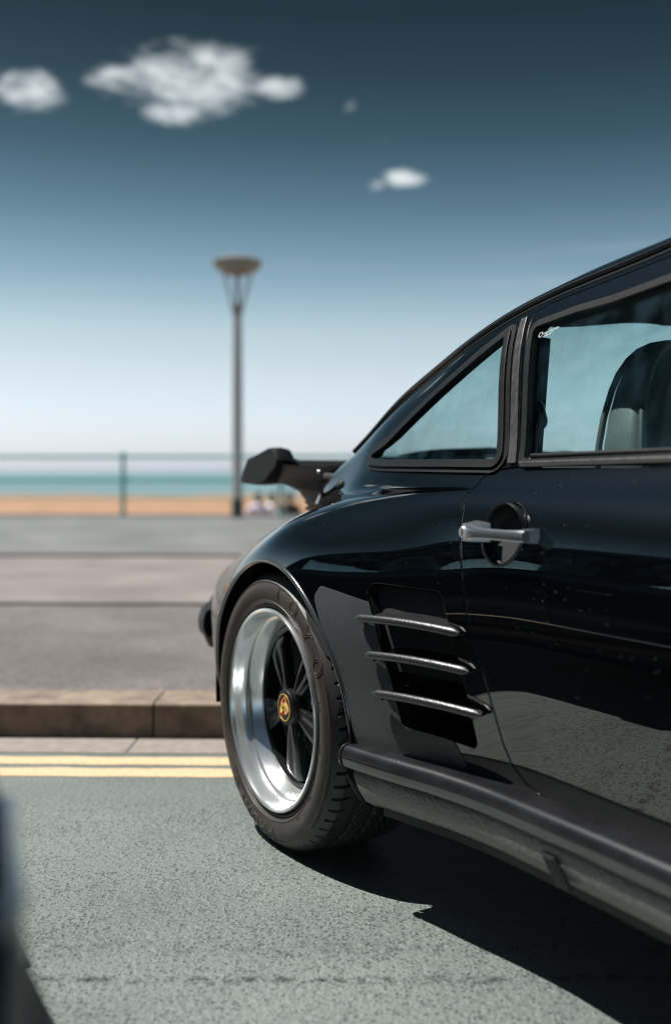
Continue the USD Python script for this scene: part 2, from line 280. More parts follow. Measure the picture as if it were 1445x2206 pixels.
# ------------------------------------------------------------------ ground, kerb, promenade, beach, sea
KY, KA = 3.314, math.radians(-1.5)          # kerb face distance; the kerb runs almost square to the view
def along(x, y): return np.array([x * math.cos(KA) - y * math.sin(KA), x * math.sin(KA) + y * math.cos(KA)])
def asphalt(name, c1, c2, c3, grit=.16, smooth_from=99., seams=()):
    n = {'geo': ('geometry', {}), 'xyz': ('separate_xyz', {}), 'big': ('noise_texture', {'scale': 1.1, 'detail': 6., 'roughness': .62}), 'fine': ('noise_texture', {'scale': 330., 'detail': 3., 'roughness': .6}),
         'st': ('voronoi_texture', {'scale': 190.}), 'stc': ('separate_color', {}), 'stm': ('map_range', {'to_min': 1 - grit, 'to_max': 1 + grit}),
         'str': ('mapping', {'scale': (.95, 1.0, 1.)}), 'pitm': ('voronoi_texture', {'scale': 128., 'randomness': 1.}), 'pitc': ('separate_color', {}), 'pitb': ('noise_texture', {'scale': 7., 'detail': 3.}), 'warp': ('noise_texture', {'scale': 240., 'detail': 3.}),
         'pitr': ('math', {'math_type': 'multiply_add', 'value2': .46, 'value3': -.045}), 'pitn': ('math', {'math_type': 'multiply_add', 'value2': .38}), 'pita': ('math', {'math_type': 'subtract'}), 'pitw': ('math', {'math_type': 'multiply_add', 'value2': -.62}),
         'pr0': ('map_range', {'range_type': 'smoothstep', 'from_min': -.19, 'from_max': -.06, 'to_min': 0., 'to_max': 1., 'clamp': True}),
         'edge': ('map_range', {'range_type': 'smoothstep', 'from_min': smooth_from, 'from_max': smooth_from + .14, 'to_min': 1., 'to_max': .12, 'clamp': True}), 'pr': ('math', {'math_type': 'multiply'}), 'lump': ('noise_texture', {'scale': 75., 'detail': 3., 'roughness': .55}), 'lh': ('math', {'math_type': 'multiply_add', 'value2': 1.5}),
         'rb': ('rgb_ramp', {'ramp': [(.28, tuple(.8 * v for v in c1)), (.42, c1), (.62, c2), (.75, tuple(1.06 * v for v in c2))]}), 'mu': ('mix_color', {'blend_type': 'multiply', 'fac': 1., 'use_clamp': False}),
         'cm': ('mix_color', {'b': c3}), 'cmf': ('math', {'math_type': 'multiply', 'value2': .56}), 'h1': ('math', {'math_type': 'multiply_add', 'value2': -1.6}), 'h2': ('math', {'math_type': 'multiply_add', 'value2': .28}), 'h3': ('math', {'math_type': 'multiply', 'value2': -.3}),
         'b': ('bump', {'strength': .75, 'distance': .005}), 'p': ('principled_bsdf', {'roughness': .58, 'specular_ior_level': .45})}
    l = [('geo.position', x + '.vector') for x in ('big', 'st', 'fine', 'str', 'pitb', 'xyz')]
    l += [('str.vector', 'pitm.vector'), ('geo.position', 'warp.vector'), ('geo.position', 'lump.vector'), ('pitm.color', 'pitc.color'), ('pitc.r', 'pitr.value1'), ('pitb.fac', 'pitn.value1'), ('pitr.value', 'pitn.value3'), ('warp.fac', 'pitw.value1'), ('pitn.value', 'pitw.value3'), ('pitw.value', 'pita.value1'), ('pitm.distance', 'pita.value2'), ('pita.value', 'pr0.value'), ('xyz.y', 'edge.value'), ('pr0.result', 'pr.value1'), ('edge.result', 'pr.value2'), ('big.fac', 'rb.fac'), ('st.color', 'stc.color'), ('stc.r', 'stm.value'), ('rb.color', 'mu.a'), ('stm.result', 'mu.b'),
          ('pr.value', 'cmf.value1'), ('cmf.value', 'cm.fac'), ('mu.result', 'cm.a'), ('st.distance', 'h3.value1'), ('fine.fac', 'h2.value1'), ('h3.value', 'h2.value3'), ('pr.value', 'h1.value1'), ('h2.value', 'lh.value3'), ('lump.fac', 'lh.value1'), ('lh.value', 'h1.value3'), ('h1.value', 'b.height'), ('b.normal', 'p.normal')]
    last = 'cm.result'
    for i, (y, w, amt) in enumerate(seams):        # old paving seams across the road, broken and dirty
        n |= {f'wn{i}': ('noise_texture', {'scale': 3.5, 'detail': 4.}), f'wy{i}': ('math', {'math_type': 'multiply_add', 'value2': .07}), f'wd{i}': ('math', {'math_type': 'subtract', 'value2': y + .035}), f'wa{i}': ('math', {'math_type': 'absolute'}),
              f'wr{i}': ('map_range', {'range_type': 'smoothstep', 'from_min': 0., 'from_max': w, 'to_min': 1., 'to_max': 0., 'clamp': True}), f'wb{i}': ('noise_texture', {'scale': 38., 'detail': 4., 'roughness': .65}),
              f'wm{i}': ('map_range', {'range_type': 'smoothstep', 'from_min': .44, 'from_max': .62, 'to_min': 0., 'to_max': amt, 'clamp': True}), f'wf{i}': ('math', {'math_type': 'multiply'}), f'wc{i}': ('mix_color', {'b': c3})}
        l += [('geo.position', f'wn{i}.vector'), ('geo.position', f'wb{i}.vector'), (f'wn{i}.fac', f'wy{i}.value1'), ('xyz.y', f'wy{i}.value3'), (f'wy{i}.value', f'wd{i}.value1'), (f'wd{i}.value', f'wa{i}.value1'), (f'wa{i}.value', f'wr{i}.value'),
              (f'wb{i}.fac', f'wm{i}.value'), (f'wr{i}.result', f'wf{i}.value1'), (f'wm{i}.result', f'wf{i}.value2'), (f'wf{i}.value', f'wc{i}.fac'), (last, f'wc{i}.a')]
        last = f'wc{i}.result'
    l.append((last, 'p.base_color'))
    return look(name, n, l)
M['road'] = asphalt('grey_green_road', (.098, .116, .107), (.128, .150, .138), (.016, .019, .018), smooth_from=2.62, seams=((1.745, .022, .95), (1.86, .05, .45)))
M['pave'] = asphalt('brown_grey_pavement', (.088, .076, .07), (.135, .116, .106), (.03, .027, .025), grit=.75)
M['lane'] = asphalt('pinkish_path', (.145, .123, .116), (.205, .174, .164), (.09, .078, .074))
M['prom'] = asphalt('grey_promenade', (.105, .108, .106), (.158, .162, .159), (.07, .072, .07))
M['gutter'] = grained('gutter_concrete', (.15, .125, .11), (.22, .19, .165), 25., .8, bump=.4, bump_scale=150.)
M['kerb'] = grained('kerb_stone', (.085, .064, .047), (.225, .172, .128), 13., .85, bump=.6, bump_scale=120., dist=.003, edge=.006)
M['edging'] = grained('dark_edging_stone', (.07, .065, .06), (.11, .10, .095), 12., .85)
M['land'] = grained('distant_ground', (.10, .10, .095), (.13, .13, .12), .3, .9)
M['yellow_line'] = look('worn_yellow_line', {'geo': ('geometry', {}), 'no': ('noise_texture', {'scale': 70., 'detail': 5., 'roughness': .7}), 'r': ('rgb_ramp', {'ramp': [(.32, (.26, .22, .17)), (.47, (.49, .335, .19)), (.75, (.56, .395, .235))]}),
    'fine': ('noise_texture', {'scale': 160., 'detail': 3.}), 'b': ('bump', {'strength': .5, 'distance': .003}), 'p': ('principled_bsdf', {'roughness': .65})},
    [('geo.position', 'no.vector'), ('geo.position', 'fine.vector'), ('no.fac', 'r.fac'), ('r.color', 'p.base_color'), ('fine.fac', 'b.height'), ('b.normal', 'p.normal')])
M['shingle'] = grained('orange_shingle', (.20, .112, .058), (.29, .17, .095), 2., .9, bump=.6, bump_scale=14., dist=.05, detail=8.)
M['sea'] = look('green_sea', {'geo': ('geometry', {}), 'map': ('mapping', {'scale': (.25, 1., 1)}), 'no': ('noise_texture', {'scale': .5, 'detail': 6.}), 'big': ('noise_texture', {'scale': .02, 'detail': 3.}), 'r': ('rgb_ramp', {'ramp': [(.3, (.075, .15, .168)), (.7, (.115, .20, .212))]}),
    'b': ('bump', {'strength': .6, 'distance': .3}), 'p': ('principled_bsdf', {'roughness': .35, 'specular_ior_level': .25})}, [('geo.position', 'map.vector'), ('map.vector', 'no.vector'), ('map.vector', 'big.vector'), ('big.fac', 'r.fac'), ('r.color', 'p.base_color'), ('no.fac', 'b.height'), ('b.normal', 'p.normal')])
M['railing'] = grained('turquoise_railing_paint', (.03, .24, .22), (.05, .30, .28), 10., .4)
M['lamp_post'] = plain('grey_lamp_metal', (.32, .31, .295), .45, .2); M['lamp_head'] = plain('bronze_lamp_bowl', (.17, .15, .13), .5); M['lamp_base'] = plain('dark_green_base', (.02, .035, .034), .45)

def sheet(x0, x1, y0, y1, z, seg=1, ragged=0.):
    """A level strip beside the kerb; ragged roughens its two long edges by that many metres."""
    xs = np.linspace(x0, x1, seg + 1); rows = []
    for k, y in enumerate((y0, y1)):
        e = (meshkit.fbm(np.stack([xs * 14, xs * 0 + k * 9 + y, xs * 0], 1), 4, 3) - .5) * 2 * ragged
        rows.append(np.array([[*along(x, y + d), z] for x, d in zip(xs, e)]))
    n = seg + 1; lo, hi = rows; d = np.array([0, 0, min(z + .002, .012)]); v = np.vstack([lo - d, lo, lo, hi, hi, hi - d]); i = np.arange(seg)       # a thin slab: its edges go down into what it lies on
    return trimesh.Trimesh(v, np.vstack([np.vstack([np.stack([a + i, a + i + 1, a + n + i + 1], 1), np.stack([a + i, a + n + i + 1, a + n + i], 1)]) for a in (0, 2 * n, 4 * n)]), process=False)
def setting(name, mesh, mat, smooth=False):
    p = part(None, name, mesh, mat, smooth); data(p, kind='structure'); return p
setting('road', sheet(-160, 160, -14, KY + .02, 0.), M['road'])
setting('ground', sheet(-400, 400, -400, -13.9, -.02), M['land'])
for a, b in ((2.892, 2.973), (3.011, 3.089)):
    single('yellow_line', sheet(-30, 30, a + .0, b, .0016, 6000, .007), M['yellow_line'], 'worn yellow parking line on the road nearer the kerb' if a > 3 else 'worn yellow parking line on the road farther from the kerb', 'road marking')
gut = UsdGeom.Xform.Define(stage, '/World/gutter').GetPrim(); data(gut, kind='structure')
for k in range(-8, 12):
    part(gut, 'gutter_slab', sheet(-.70 + k * .9 + .004, -.70 + k * .9 + .896, 3.13, KY + .01, .0018 + rng.uniform(0, .0008), 30, .004), M['gutter'], False)
part(gut, 'gutter_run', join(sheet(-160, -7.9, 3.13, KY + .01, .0022), sheet(10.1, 160, 3.13, KY + .01, .0022)), M['gutter'], False, kind='stuff')
KH = .108
kerb = UsdGeom.Xform.Define(stage, '/World/kerb'); kerb = kerb.GetPrim(); data(kerb, kind='structure')
jx = -.19 * 1 - .0
def kerb_stone(x0, x1, dz, dy):
    prof = [(0, -.03), (0, KH - .012), (.004, KH - .004), (.012, KH), (.20, KH), (.20, -.03)]
    v = np.array([[[*along(x, KY + dy + a), b + (dz if b > 0 else 0)] for a, b in prof] for x in (x0, x1)])
    return ring_mesh(v)
KW = .905; k0 = -.655
for k in range(-12, 16):
    part(kerb, 'kerb_stone', kerb_stone(k0 + k * KW + .003, k0 + (k + 1) * KW - .003, rng.uniform(-.002, .002), rng.uniform(-.002, .002)), M['kerb'], 30)
part(kerb, 'kerb_run', join(kerb_stone(-160, k0 - 12 * KW - .003, 0, 0), kerb_stone(k0 + 16 * KW + .003, 160, 0, 0), box(-11, 14, KY + .30, KY + .31, -.03, KH - .02)), M['kerb'], 30, kind='stuff')
PH = KH - .004
setting('pavement', sheet(-160, 160, KY + .195, 5.80, PH), M['pave'])
setting('path', sheet(-160, 160, 5.88, 9.15, PH), M['lane'])
setting('promenade', sheet(-160, 160, 9.27, 17.75, PH), M['prom'])
def edging(y, w, dz):
    v = np.array([[[*along(x, y + a), b] for a, b in ((0, 0), (0, PH + dz), (w, PH + dz), (w, 0))] for x in (-160, 160)]); return ring_mesh(v)
setting('path_edging', edging(5.80, .08, .012), M['edging']); setting('path_edging', edging(9.15, .12, .02), M['edging'])
setting('sea_wall', edging(17.75, .25, .02), M['edging'])

# beach: a shingle bank falling gently to the sea
bx = np.concatenate([np.linspace(-300, -40, 30), np.linspace(-38, 40, 157), np.linspace(42, 300, 30)]); by = np.concatenate([np.linspace(18.1, 32, 60), np.linspace(33, 62, 50), np.linspace(70, 90, 4)])
gx, gy = np.meshgrid(bx, by, indexing='ij')
gz = -.45 + .25 * np.clip((gy - 28) / 18, 0, 1) - np.maximum(gy - 50, 0) * .05 + (meshkit.fbm(np.stack([gx * .25, gy * .25, gx * 0], -1), 4, 5) - .5) * .22 + (meshkit.noise(np.stack([gx * 2.5, gy * 2.5, gx * 0], -1), 6) - .5) * .06
ni, nj = gx.shape; i, j = np.meshgrid(np.arange(ni - 1), np.arange(nj - 1), indexing='ij'); qd = np.stack([i * nj + j, (i + 1) * nj + j, (i + 1) * nj + j + 1, i * nj + j + 1], -1).reshape(-1, 4)
setting('beach', (np.stack([gx, gy, gz], -1).reshape(-1, 3), qd), M['shingle'], True)
setting('sea', (np.array([[-30000, 62, -1.4], [30000, 62, -1.4], [30000, 40000, -1.4], [-30000, 40000, -1.4]], float), np.array([[0, 1, 2, 3]])), M['sea'])


# railing and lamp on the promenade's edge
RY = 17.6
rail = thing('promenade_railing', 'turquoise metal railing with slim posts along the promenade edge before the beach', 'railing')
base = PH
for k in range(-4, 8):
    p = along(-3.98 + 2.62 * k, RY)
    prof = [(0.0, base), (.05, base), (.05, base + .03), (.035, base + .06), (.033, base + .98), (.045, base + .99), (.045, base + 1.03), (.03, base + 1.06), (0.0, base + 1.07)]
    m = trimesh.creation.revolve(prof, sections=14); m.apply_translation([p[0], p[1], 0]); part(rail, 'post', m, M['railing'])
for h, r in ((.99, .026), (.60, .024), (.30, .014)):
    part(rail, 'rail', tube([[*along(-3.98 - 2.62 * 4.5, RY), base + h], [*along(0, RY), base + h], [*along(-3.98 + 2.62 * 7.5, RY), base + h]], r, 8), M['railing'])
LP = np.array([-1.583, 17.25])
lamp = thing('lamp_post', 'tall grey lamp post with a shallow bowl lamp on thin stays', 'lamp post', (LP[0], LP[1], PH))
part(lamp, 'pole', trimesh.creation.revolve([(0, 0.25), (.085, .25), (.083, 2.0), (.07, 3.3), (.0, 3.3)], sections=20), M['lamp_post'])
part(lamp, 'base', trimesh.creation.revolve([(0, 0), (.10, 0), (.095, .3), (.0, .3)], sections=20), M['lamp_base'])
part(lamp, 'collar', trimesh.creation.revolve([(0, 3.3), (.085, 3.3), (.085, 3.42), (.035, 3.45), (.035, 3.9), (0, 3.9)], sections=16), M['lamp_head'])
part(lamp, 'bowl', trimesh.creation.revolve([(0, 3.91), (.14, 3.92), (.27, 3.965), (.36, 4.035), (.395, 4.11), (.395, 4.14), (.32, 4.18), (0, 4.20)], sections=32), M['lamp_head'], 40)
for k in range(4):
    a = math.pi / 4 + k * math.pi / 2
    part(lamp, 'stay', tube([[.07 * math.cos(a), .07 * math.sin(a), 3.25], [.33 * math.cos(a), .35 * math.sin(a), 4.06]], .014, 6), M['lamp_post'])

# ------------------------------------------------------------------ car bodies: a skin lofted through lines along the car
def loft(X, LINES, belly_drop, green_range, x0, x1):
    def control(xs):
        g = np.arange(X[0], X[-1] + .005, .01)
        def ev(v): return np.interp(xs, g, gaussian_filter1d(PchipInterpolator(X, np.array(v, float) * np.ones(len(X)))(g), 4., mode='nearest'))
        d = {k: np.stack([ev(w), ev(z)], 1) for k, w, z in LINES}
        C = d['C']; zero = np.zeros(len(xs))
        belly = np.stack([zero, np.minimum(C[:, 1] - .08, belly_drop) + zero], 1)
        edge = np.stack([C[:, 0] * .80, np.minimum(C[:, 1] - .085, belly_drop - .005) + zero], 1)
        edge2 = np.stack([C[:, 0] * .96, np.minimum(C[:, 1] - .06, belly_drop + .025) + zero], 1)
        a, b, c, e = green_range; green = np.clip((xs - a) / b, 0, 1) * np.clip((c - xs) / e, 0, 1)
        I, K, MM = d['I'], d['K'], d['M']
        J = .5 * (I + K); J[:, 0] += .010 * green; dz = (MM - K)[:, 1]
        K2 = K.copy(); K2[:, 0] -= .035 * green + .06 * K[:, 0] * (1 - green); K2[:, 1] += .028 * green + dz * .12 * (1 - green)
        L = K.copy(); L[:, 0] *= .58; L[:, 1] = MM[:, 1] - dz * .26
        L2 = K.copy(); L2[:, 0] *= .3; L2[:, 1] = MM[:, 1] - dz * .07
        return np.stack([belly, edge, edge2, C, d['D'], d['E'], d['F'], d['G'], d['H'], I, J, K, K2, L, L2, MM], 1)
    def build(xs, sub=7):
        P = control(xs); u = np.r_[0, np.cumsum(np.linalg.norm(np.diff(P, axis=1), axis=2).mean(0))]
        t = np.concatenate([np.linspace(a, b, sub, endpoint=False) for a, b in zip(u[:-1], u[1:])] + [[u[-1]]])
        Q = make_interp_spline(u, P, k=3, axis=1)(t); Q[:, 0, 0] = 0; Q[:, -1, 0] = 0; Q[..., 0] = np.maximum(Q[..., 0], 0)
        ring = np.concatenate([np.stack([-Q[:, :, 0], Q[:, :, 1]], 2), np.stack([Q[:, -2:0:-1, 0], Q[:, -2:0:-1, 1]], 2)], 1)
        m = ring.shape[1]; nx = len(xs); V = np.concatenate([np.repeat(xs, m)[:, None], ring.reshape(-1, 2)], 1)
        i, j = np.meshgrid(np.arange(nx - 1), np.arange(m), indexing='ij'); j2 = (j + 1) % m
        qd = np.stack([i * m + j, (i + 1) * m + j, (i + 1) * m + j2, i * m + j2], -1).reshape(-1, 4)
        F = [qd[:, [0, 1, 2]], qd[:, [0, 2, 3]]]; c0 = len(V); V = np.vstack([V, [xs[0], 0, Q[0, :, 1].mean()], [xs[-1], 0, Q[-1, :, 1].mean()]])
        k = np.arange(m); k2 = (k + 1) % m
        F += [np.stack([np.full(m, c0), k, k2], 1), np.stack([np.full(m, c0 + 1), (nx - 1) * m + k2, (nx - 1) * m + k], 1)]
        t_ = trimesh.Trimesh(V, np.vstack(F), process=False)
        if t_.volume < 0: t_.invert()
        return t_, Q
    return build, control
def skin_solid(t, d=0.):
    """The skin moved outward by d metres, as a solid that carries the skin's normals."""
    n = np.array(t.vertex_normals); v = np.array(t.vertices) + n * d
    return m3.Manifold(m3.Mesh(vert_properties=np.ascontiguousarray(np.hstack([v, n]), np.float32), tri_verts=np.ascontiguousarray(t.faces, np.uint32)))
def both(s): return s + flip_y(s)

BX = [-1.02, -.95, -.8, -.6, -.45, -.3, -.15, 0, .15, .3, .45, .6, .8, 1.1, 1.5, 1.8, 2.05, 2.27, 2.5, 2.8, 3.05, 3.2, 3.26]
BODY = [
 ('C', [.50,.54,.64,.735,.80,.85,.865,.868,.865,.848,.824,.778,.757,.757,.765,.785,.815,.82,.81,.74,.62,.45,.38], [.32,.30]+[.29]*19+[.30,.34]),
 ('D', [.53,.57,.665,.755,.818,.863,.882,.886,.884,.864,.836,.797,.785,.785,.79,.805,.825,.83,.82,.76,.65,.50,.42], [.42,.41,.40,.40,.40,.40]+[.42]*16+[.41]),
 ('E', [.53,.57,.665,.757,.818,.862,.883,.888,.885,.868,.842,.812,.803,.803,.806,.815,.828,.832,.82,.765,.66,.52,.44], [.48,.49,.49,.48,.48,.49,.53,.545]+[.54]*12+[.53,.50,.48]),
 ('F', [.50,.55,.64,.73,.785,.835,.862,.872,.867,.85,.83,.808,.802,.802,.805,.81,.82,.82,.80,.74,.63,.48,.40], [.53,.54,.54,.54,.55,.57,.615,.64,.65,.65,.645,.64,.635,.635,.635,.635,.64,.64,.63,.60,.57,.53,.50]),
 ('G', [.47,.50,.58,.675,.735,.785,.815,.830,.829,.82,.805,.79,.787,.787,.79,.79,.79,.78,.75,.68,.57,.44,.36], [.565,.585,.585,.592,.606,.63,.668,.703,.715,.72,.722,.72,.72,.72,.72,.72,.73,.73,.71,.66,.60,.55,.51]),
 ('H', [.42,.44,.51,.595,.655,.705,.735,.752,.759,.762,.763,.76,.755,.755,.755,.75,.72,.68,.64,.58,.48,.38,.30], [.58,.625,.635,.65,.662,.690,.720,.748,.765,.775,.782,.785,.785,.785,.79,.79,.80,.795,.765,.69,.615,.56,.515]),
 ('I', [.36,.38,.43,.51,.565,.61,.642,.662,.675,.688,.698,.703,.705,.70,.69,.67,.60,.54,.52,.48,.40,.30,.24], [.59,.64,.672,.694,.710,.732,.757,.787,.804,.815,.822,.826,.83,.835,.84,.845,.83,.80,.77,.70,.62,.565,.52]),
 ('K', [.30,.32,.36,.43,.48,.54,.525,.52,.525,.535,.54,.547,.555,.56,.565,.59,.56,.46,.42,.38,.32,.25,.20], [.595,.655,.695,.73,.765,.825,.908,.997,1.053,1.102,1.143,1.168,1.189,1.222,1.21,1.05,.86,.81,.775,.705,.625,.567,.522]),
 ('M', [0]*23, [.60,.67,.715,.765,.85,.925,1.003,1.078,1.140,1.192,1.232,1.260,1.280,1.295,1.275,1.11,.90,.83,.785,.71,.63,.57,.525]),
]
PHI = math.radians(28.6)
CAR = np.array([.61306, 2.78068]); CAR_ROT = PHI - math.pi / 2
car = thing('black_sports_car', 'glossy black coupe with wide rear arches, slatted side intakes and a rear spoiler', 'car', (CAR[0], CAR[1], 0), CAR_ROT)
build, control = loft(BX, BODY, .21, (-.32, .3, 2.2, .3), -1.02, 3.26)
XS = np.unique(np.round(np.concatenate([np.arange(-1.02, -.5, .03), np.arange(-.5, 1.4, .0125), np.arange(1.4, 3.27, .03), [3.26]]), 5))
skin, Q = build(XS)
S0 = skin_solid(skin); S_in = skin_solid(skin, -.018)
def at(x, w_hint=None):
    return control(np.array([float(x)]))[0]
def w_side(x, z):
    """How far out the skin lies at (x, z), below the roof edge."""
    i = np.searchsorted(XS, x); i = min(max(i, 1), len(XS) - 1); f = (x - XS[i - 1]) / (XS[i] - XS[i - 1]); R = Q[i - 1] * (1 - f) + Q[i] * f
    k0 = 2 * 7; R = R[k0:11 * 7 + 1]; return float(np.interp(z, R[:, 1], R[:, 0]))

# outlines in side view (x, z)
DOOR_LOW = [(.663, .842), (.591, .835), (.570, .816), (.582, .795), (.606, .763), (.618, .723), (.639, .669), (.656, .615), (.679, .555), (.701, .495), (.715, .435), (.728, .383), (.745, .347), (.775, .322), (.834, .307), (.947, .305), (1.8, .305), (1.86, .34), (1.88, .45), (1.90, .84), (1.97, .87)]
def roofline(x, dz=0.): return float(np.interp(x, BX, BODY[7][2])) + dz
DOOR_TOP = [(1.80, 1.01), (1.62, 1.13), (1.45, 1.19)] + [(x, roofline(x, -.020)) for x in (1.25, 1.1, .95, .8, .7, .6)] + [(.545, 1.134)]
DOOR = Polygon(DOOR_LOW + DOOR_TOP)
GLASS = rounded([(.676, .852), (1.90, .872), (1.76, 1.0), (1.60, 1.09), (1.42, 1.14)] + [(x, roofline(x, -.072)) for x in (1.25, 1.1, .95, .8)] + [(.7, roofline(.7, -.066)), (.582, 1.100)], .010)
QUARTER = rounded([(.0, .868), (.05, .860), (.12, .8565), (.60, .852), (.490, 1.098), (.42, 1.067), (.345, 1.029), (.25, .980), (.17, .936), (.10, .894), (.04, .873)], .007)
VENT = rounded([(.395, .603), (.406, .619), (.425, .622), (.594, .621), (.616, .571), (.642, .502), (.666, .356), (.486, .364), (.452, .475), (.422, .554)], .012)
GUARD = rounded([(.231, .579), (.248, .603), (.412, .584), (.422, .554), (.452, .475), (.486, .364), (.602, .364), (.638, .313), (.330, .294), (.325, .36), (.285, .49)], .012)
ARCH_C, ARCH_R = (.006, .298), .338
def cyl_y(cx, cz, r, y0, y1, n=96):
    th = np.arange(n) * 2 * np.pi / n; return prism_side(Polygon(np.stack([cx + r * np.cos(th), cz + r * np.sin(th)], 1)), y0, y1)
wells = cyl_y(*ARCH_C, ARCH_R, -1.2, -.52) + prism_side([(ARCH_C[0] - ARCH_R, .0), (ARCH_C[0] + ARCH_R, .0), (ARCH_C[0] + ARCH_R, .298), (ARCH_C[0] - ARCH_R, .298)], -1.2, -.52)
fwells = cyl_y(2.272, .30, .345, -1.2, -.55) + prism_side([(1.927, 0), (2.617, 0), (2.617, .30), (1.927, .30)], -1.2, -.55)
cabin = S_in ^ prism_side([(-.42, .80), (.15, .80), (.30, .45), (1.95, .45), (1.98, .80), (2.3, .82), (2.3, 1.5), (-.42, 1.5)], -1.2, 1.2)
REAR = rounded([(-.36, -.46), (.315, -.49), (.315, .49), (-.36, .46)], .07)
rear_open = prism_plan(REAR, .5, 1.6)
WIND = [(1.50, -.50), (2.04, -.56), (2.04, .56), (1.50, .50)]
wind_open = prism_plan(rounded(WIND, .05), .5, 1.6)
top_half = m3.Manifold.cube([6, 4, 2], True).translate([1, 0, 1.6])
door_cut = prism_side(DOOR, -1.3, -.45); door_fit = prism_side(DOOR.buffer(-.0035), -1.3, -.45)
glass_open = prism_side(GLASS.buffer(.010), -1.3, -.3); q_open = prism_side(QUARTER.buffer(.008), -1.3, -.3)
vent_cut = prism_side(VENT, -1.3, -.66)
HANDLE_C = (.738, .729)
cup = cyl_y(HANDLE_C[0], HANDLE_C[1], .050, -1.3, -.755, 48)
shell = S0 - cabin - (rear_open ^ (S0 - skin_solid(skin, -.06))) - (wind_open ^ top_half) - both(wells) - both(fwells)
lid_cut = prism_plan([(-.99, -.40), (-.40, -.50), (-.40, -.497), (-.99, -.397)], .3, 1.2)
body = shell - both(door_cut) - both(q_open) - both(vent_cut)
gap_line = np.array([(-.96, .395), (-.8, .45), (-.6, .528), (-.45, .583), (-.33, .618), (-.24, .628)])
lid_poly = Polygon(np.vstack([np.stack([gap_line[:, 0], -gap_line[:, 1] - .0025], 1), np.stack([gap_line[::-1, 0], -gap_line[::-1, 1] + .0025], 1)]))
lid_gap = prism_plan(lid_poly, .3, 1.2) ^ (S0 - skin_solid(skin, -.02))
body = body - both(lid_gap)
part(car, 'body', body, M['paint'])
def arch_liner(cx, cz, r, s):
    th = np.linspace(-.12, math.pi + .12, 49); inner = [(cx + r * math.cos(t), cz + r * math.sin(t)) for t in th]; outer = [(cx + (r + .006) * math.cos(t), cz + (r + .006) * math.sin(t)) for t in th]
    band = prism_side(Polygon(inner + outer[::-1]), -.855, -.50); back = prism_side(Polygon(inner), -.508, -.502)
    m = band + back
    return m if s > 0 else flip_y(m)
for cx, cz, r in ((ARCH_C[0], ARCH_C[1], ARCH_R - .001), (2.272, .30, .344)):
    for s_ in (1, -1): part(car, 'wheel_well', tmesh((arch_liner(cx, cz, r, s_)) ^ m3.Manifold.cube([6, 4, 2], True).translate([0, 0, 1.19])), M['inside_black'])
part(car, 'cabin_lining', tmesh(((skin_solid(skin, -.0185) - skin_solid(skin, -.024)) ^ prism_side([(.2, .46), (1.95, .46), (1.95, .86), (1.55, 1.22), (1.3, 1.5), (-.40, 1.5), (-.40, .80), (.1, .80)], -1.2, 1.2)) - both(prism_side(GLASS.buffer(.022), -1.3, -.3)) - both(prism_side(QUARTER.buffer(.012), -1.3, -.3)) - prism_plan(REAR.buffer(.008), .5, 1.6) - (prism_plan(WIND, .5, 1.6))), M['cabin'], 30)

# door: lower panel with the window frame, glass, handle
def build_door(side):
    d = (S0 - S_in) ^ door_fit
    low = m3.Manifold.cube([6, 4, 2], True).translate([0, 0, .838 - 1.0])
    panel = d ^ low
    if side > 0: panel = panel - cup
    frame = ((skin_solid(skin, .002) - skin_solid(skin, -.028)) ^ door_fit ^ m3.Manifold.cube([6, 4, 2], True).translate([0, 0, .8395 + 1.0])) - glass_open
    bead = (skin_solid(skin, .006) - skin_solid(skin, -.010)) ^ (prism_side(GLASS.buffer(.0125), -1.3, -.3) - prism_side(GLASS.buffer(-.001), -1.3, -.3))
    pane = (skin_solid(skin, -.005) - skin_solid(skin, -.009)) ^ prism_side(GLASS.buffer(.004), -1.3, -.3)
    mk = (lambda m_: m_) if side > 0 else flip_y
    p = part(car, 'door', mk(panel) if side > 0 else tmesh(flip_y(panel)), M['paint'])
    part(p, 'window_frame', tmesh(mk(frame)), M['paint'], 25)
    part(p, 'window_seal', tmesh(mk(bead)), M['rubber'], 25)
    part(p, 'window_pane', mk(pane) if side > 0 else tmesh(flip_y(pane)), M['glass'], True)
    return p
door = build_door(1); door_far = build_door(-1)
# waist trim under the door glass
def skin_path(xs, z, out=0.): return np.array([[x, -(w_side(x, z(x) if callable(z) else z) + out), z(x) if callable(z) else z] for x in xs])
zb = lambda x: .846 + .016 * np.clip((x - .67) / 1.23, 0, 1)
part(door, 'waist_trim', tube(skin_path(np.linspace(.668, 1.90, 30), zb, .003), .0042, 8), M['pillar'], 50)
part(door, 'waist_trim', tube(skin_path(np.linspace(.690, 1.88, 30), lambda x: zb(x) + .012, .0015), .0045, 8), M['rubber'], 50)
# handle: cup behind, lock boss, bar, front foot
cupw = w_side(*HANDLE_C)
th = np.linspace(0, math.pi / 2, 9); bowl = [(0.0, .036)] + [(.049 * math.sin(t), .036 * math.cos(t)) for t in th[1:]] + [(.0515, -.001), (.0515, .008), (.0505, .008)] + [(.051 * math.sin(t), .040 * math.cos(t)) for t in th[::-1][:-1]] + [(0.0, .040)]
bw = revolve_y(bowl, 48, closed=False); bw.apply_translation([HANDLE_C[0], -cupw + .001, HANDLE_C[1]]); part(door, 'handle_cup', bw, M['satin'], 40)
rim_pts = [[HANDLE_C[0] + .0515 * math.cos(t), -(w_side(HANDLE_C[0] + .0515 * math.cos(t), HANDLE_C[1] + .0515 * math.sin(t)) + .0005), HANDLE_C[1] + .0515 * math.sin(t)] for t in np.arange(48) * 2 * np.pi / 48]
part(door, 'cup_rim', tube(np.array(rim_pts), .0028, 8, closed=True), M['paint'], 60)
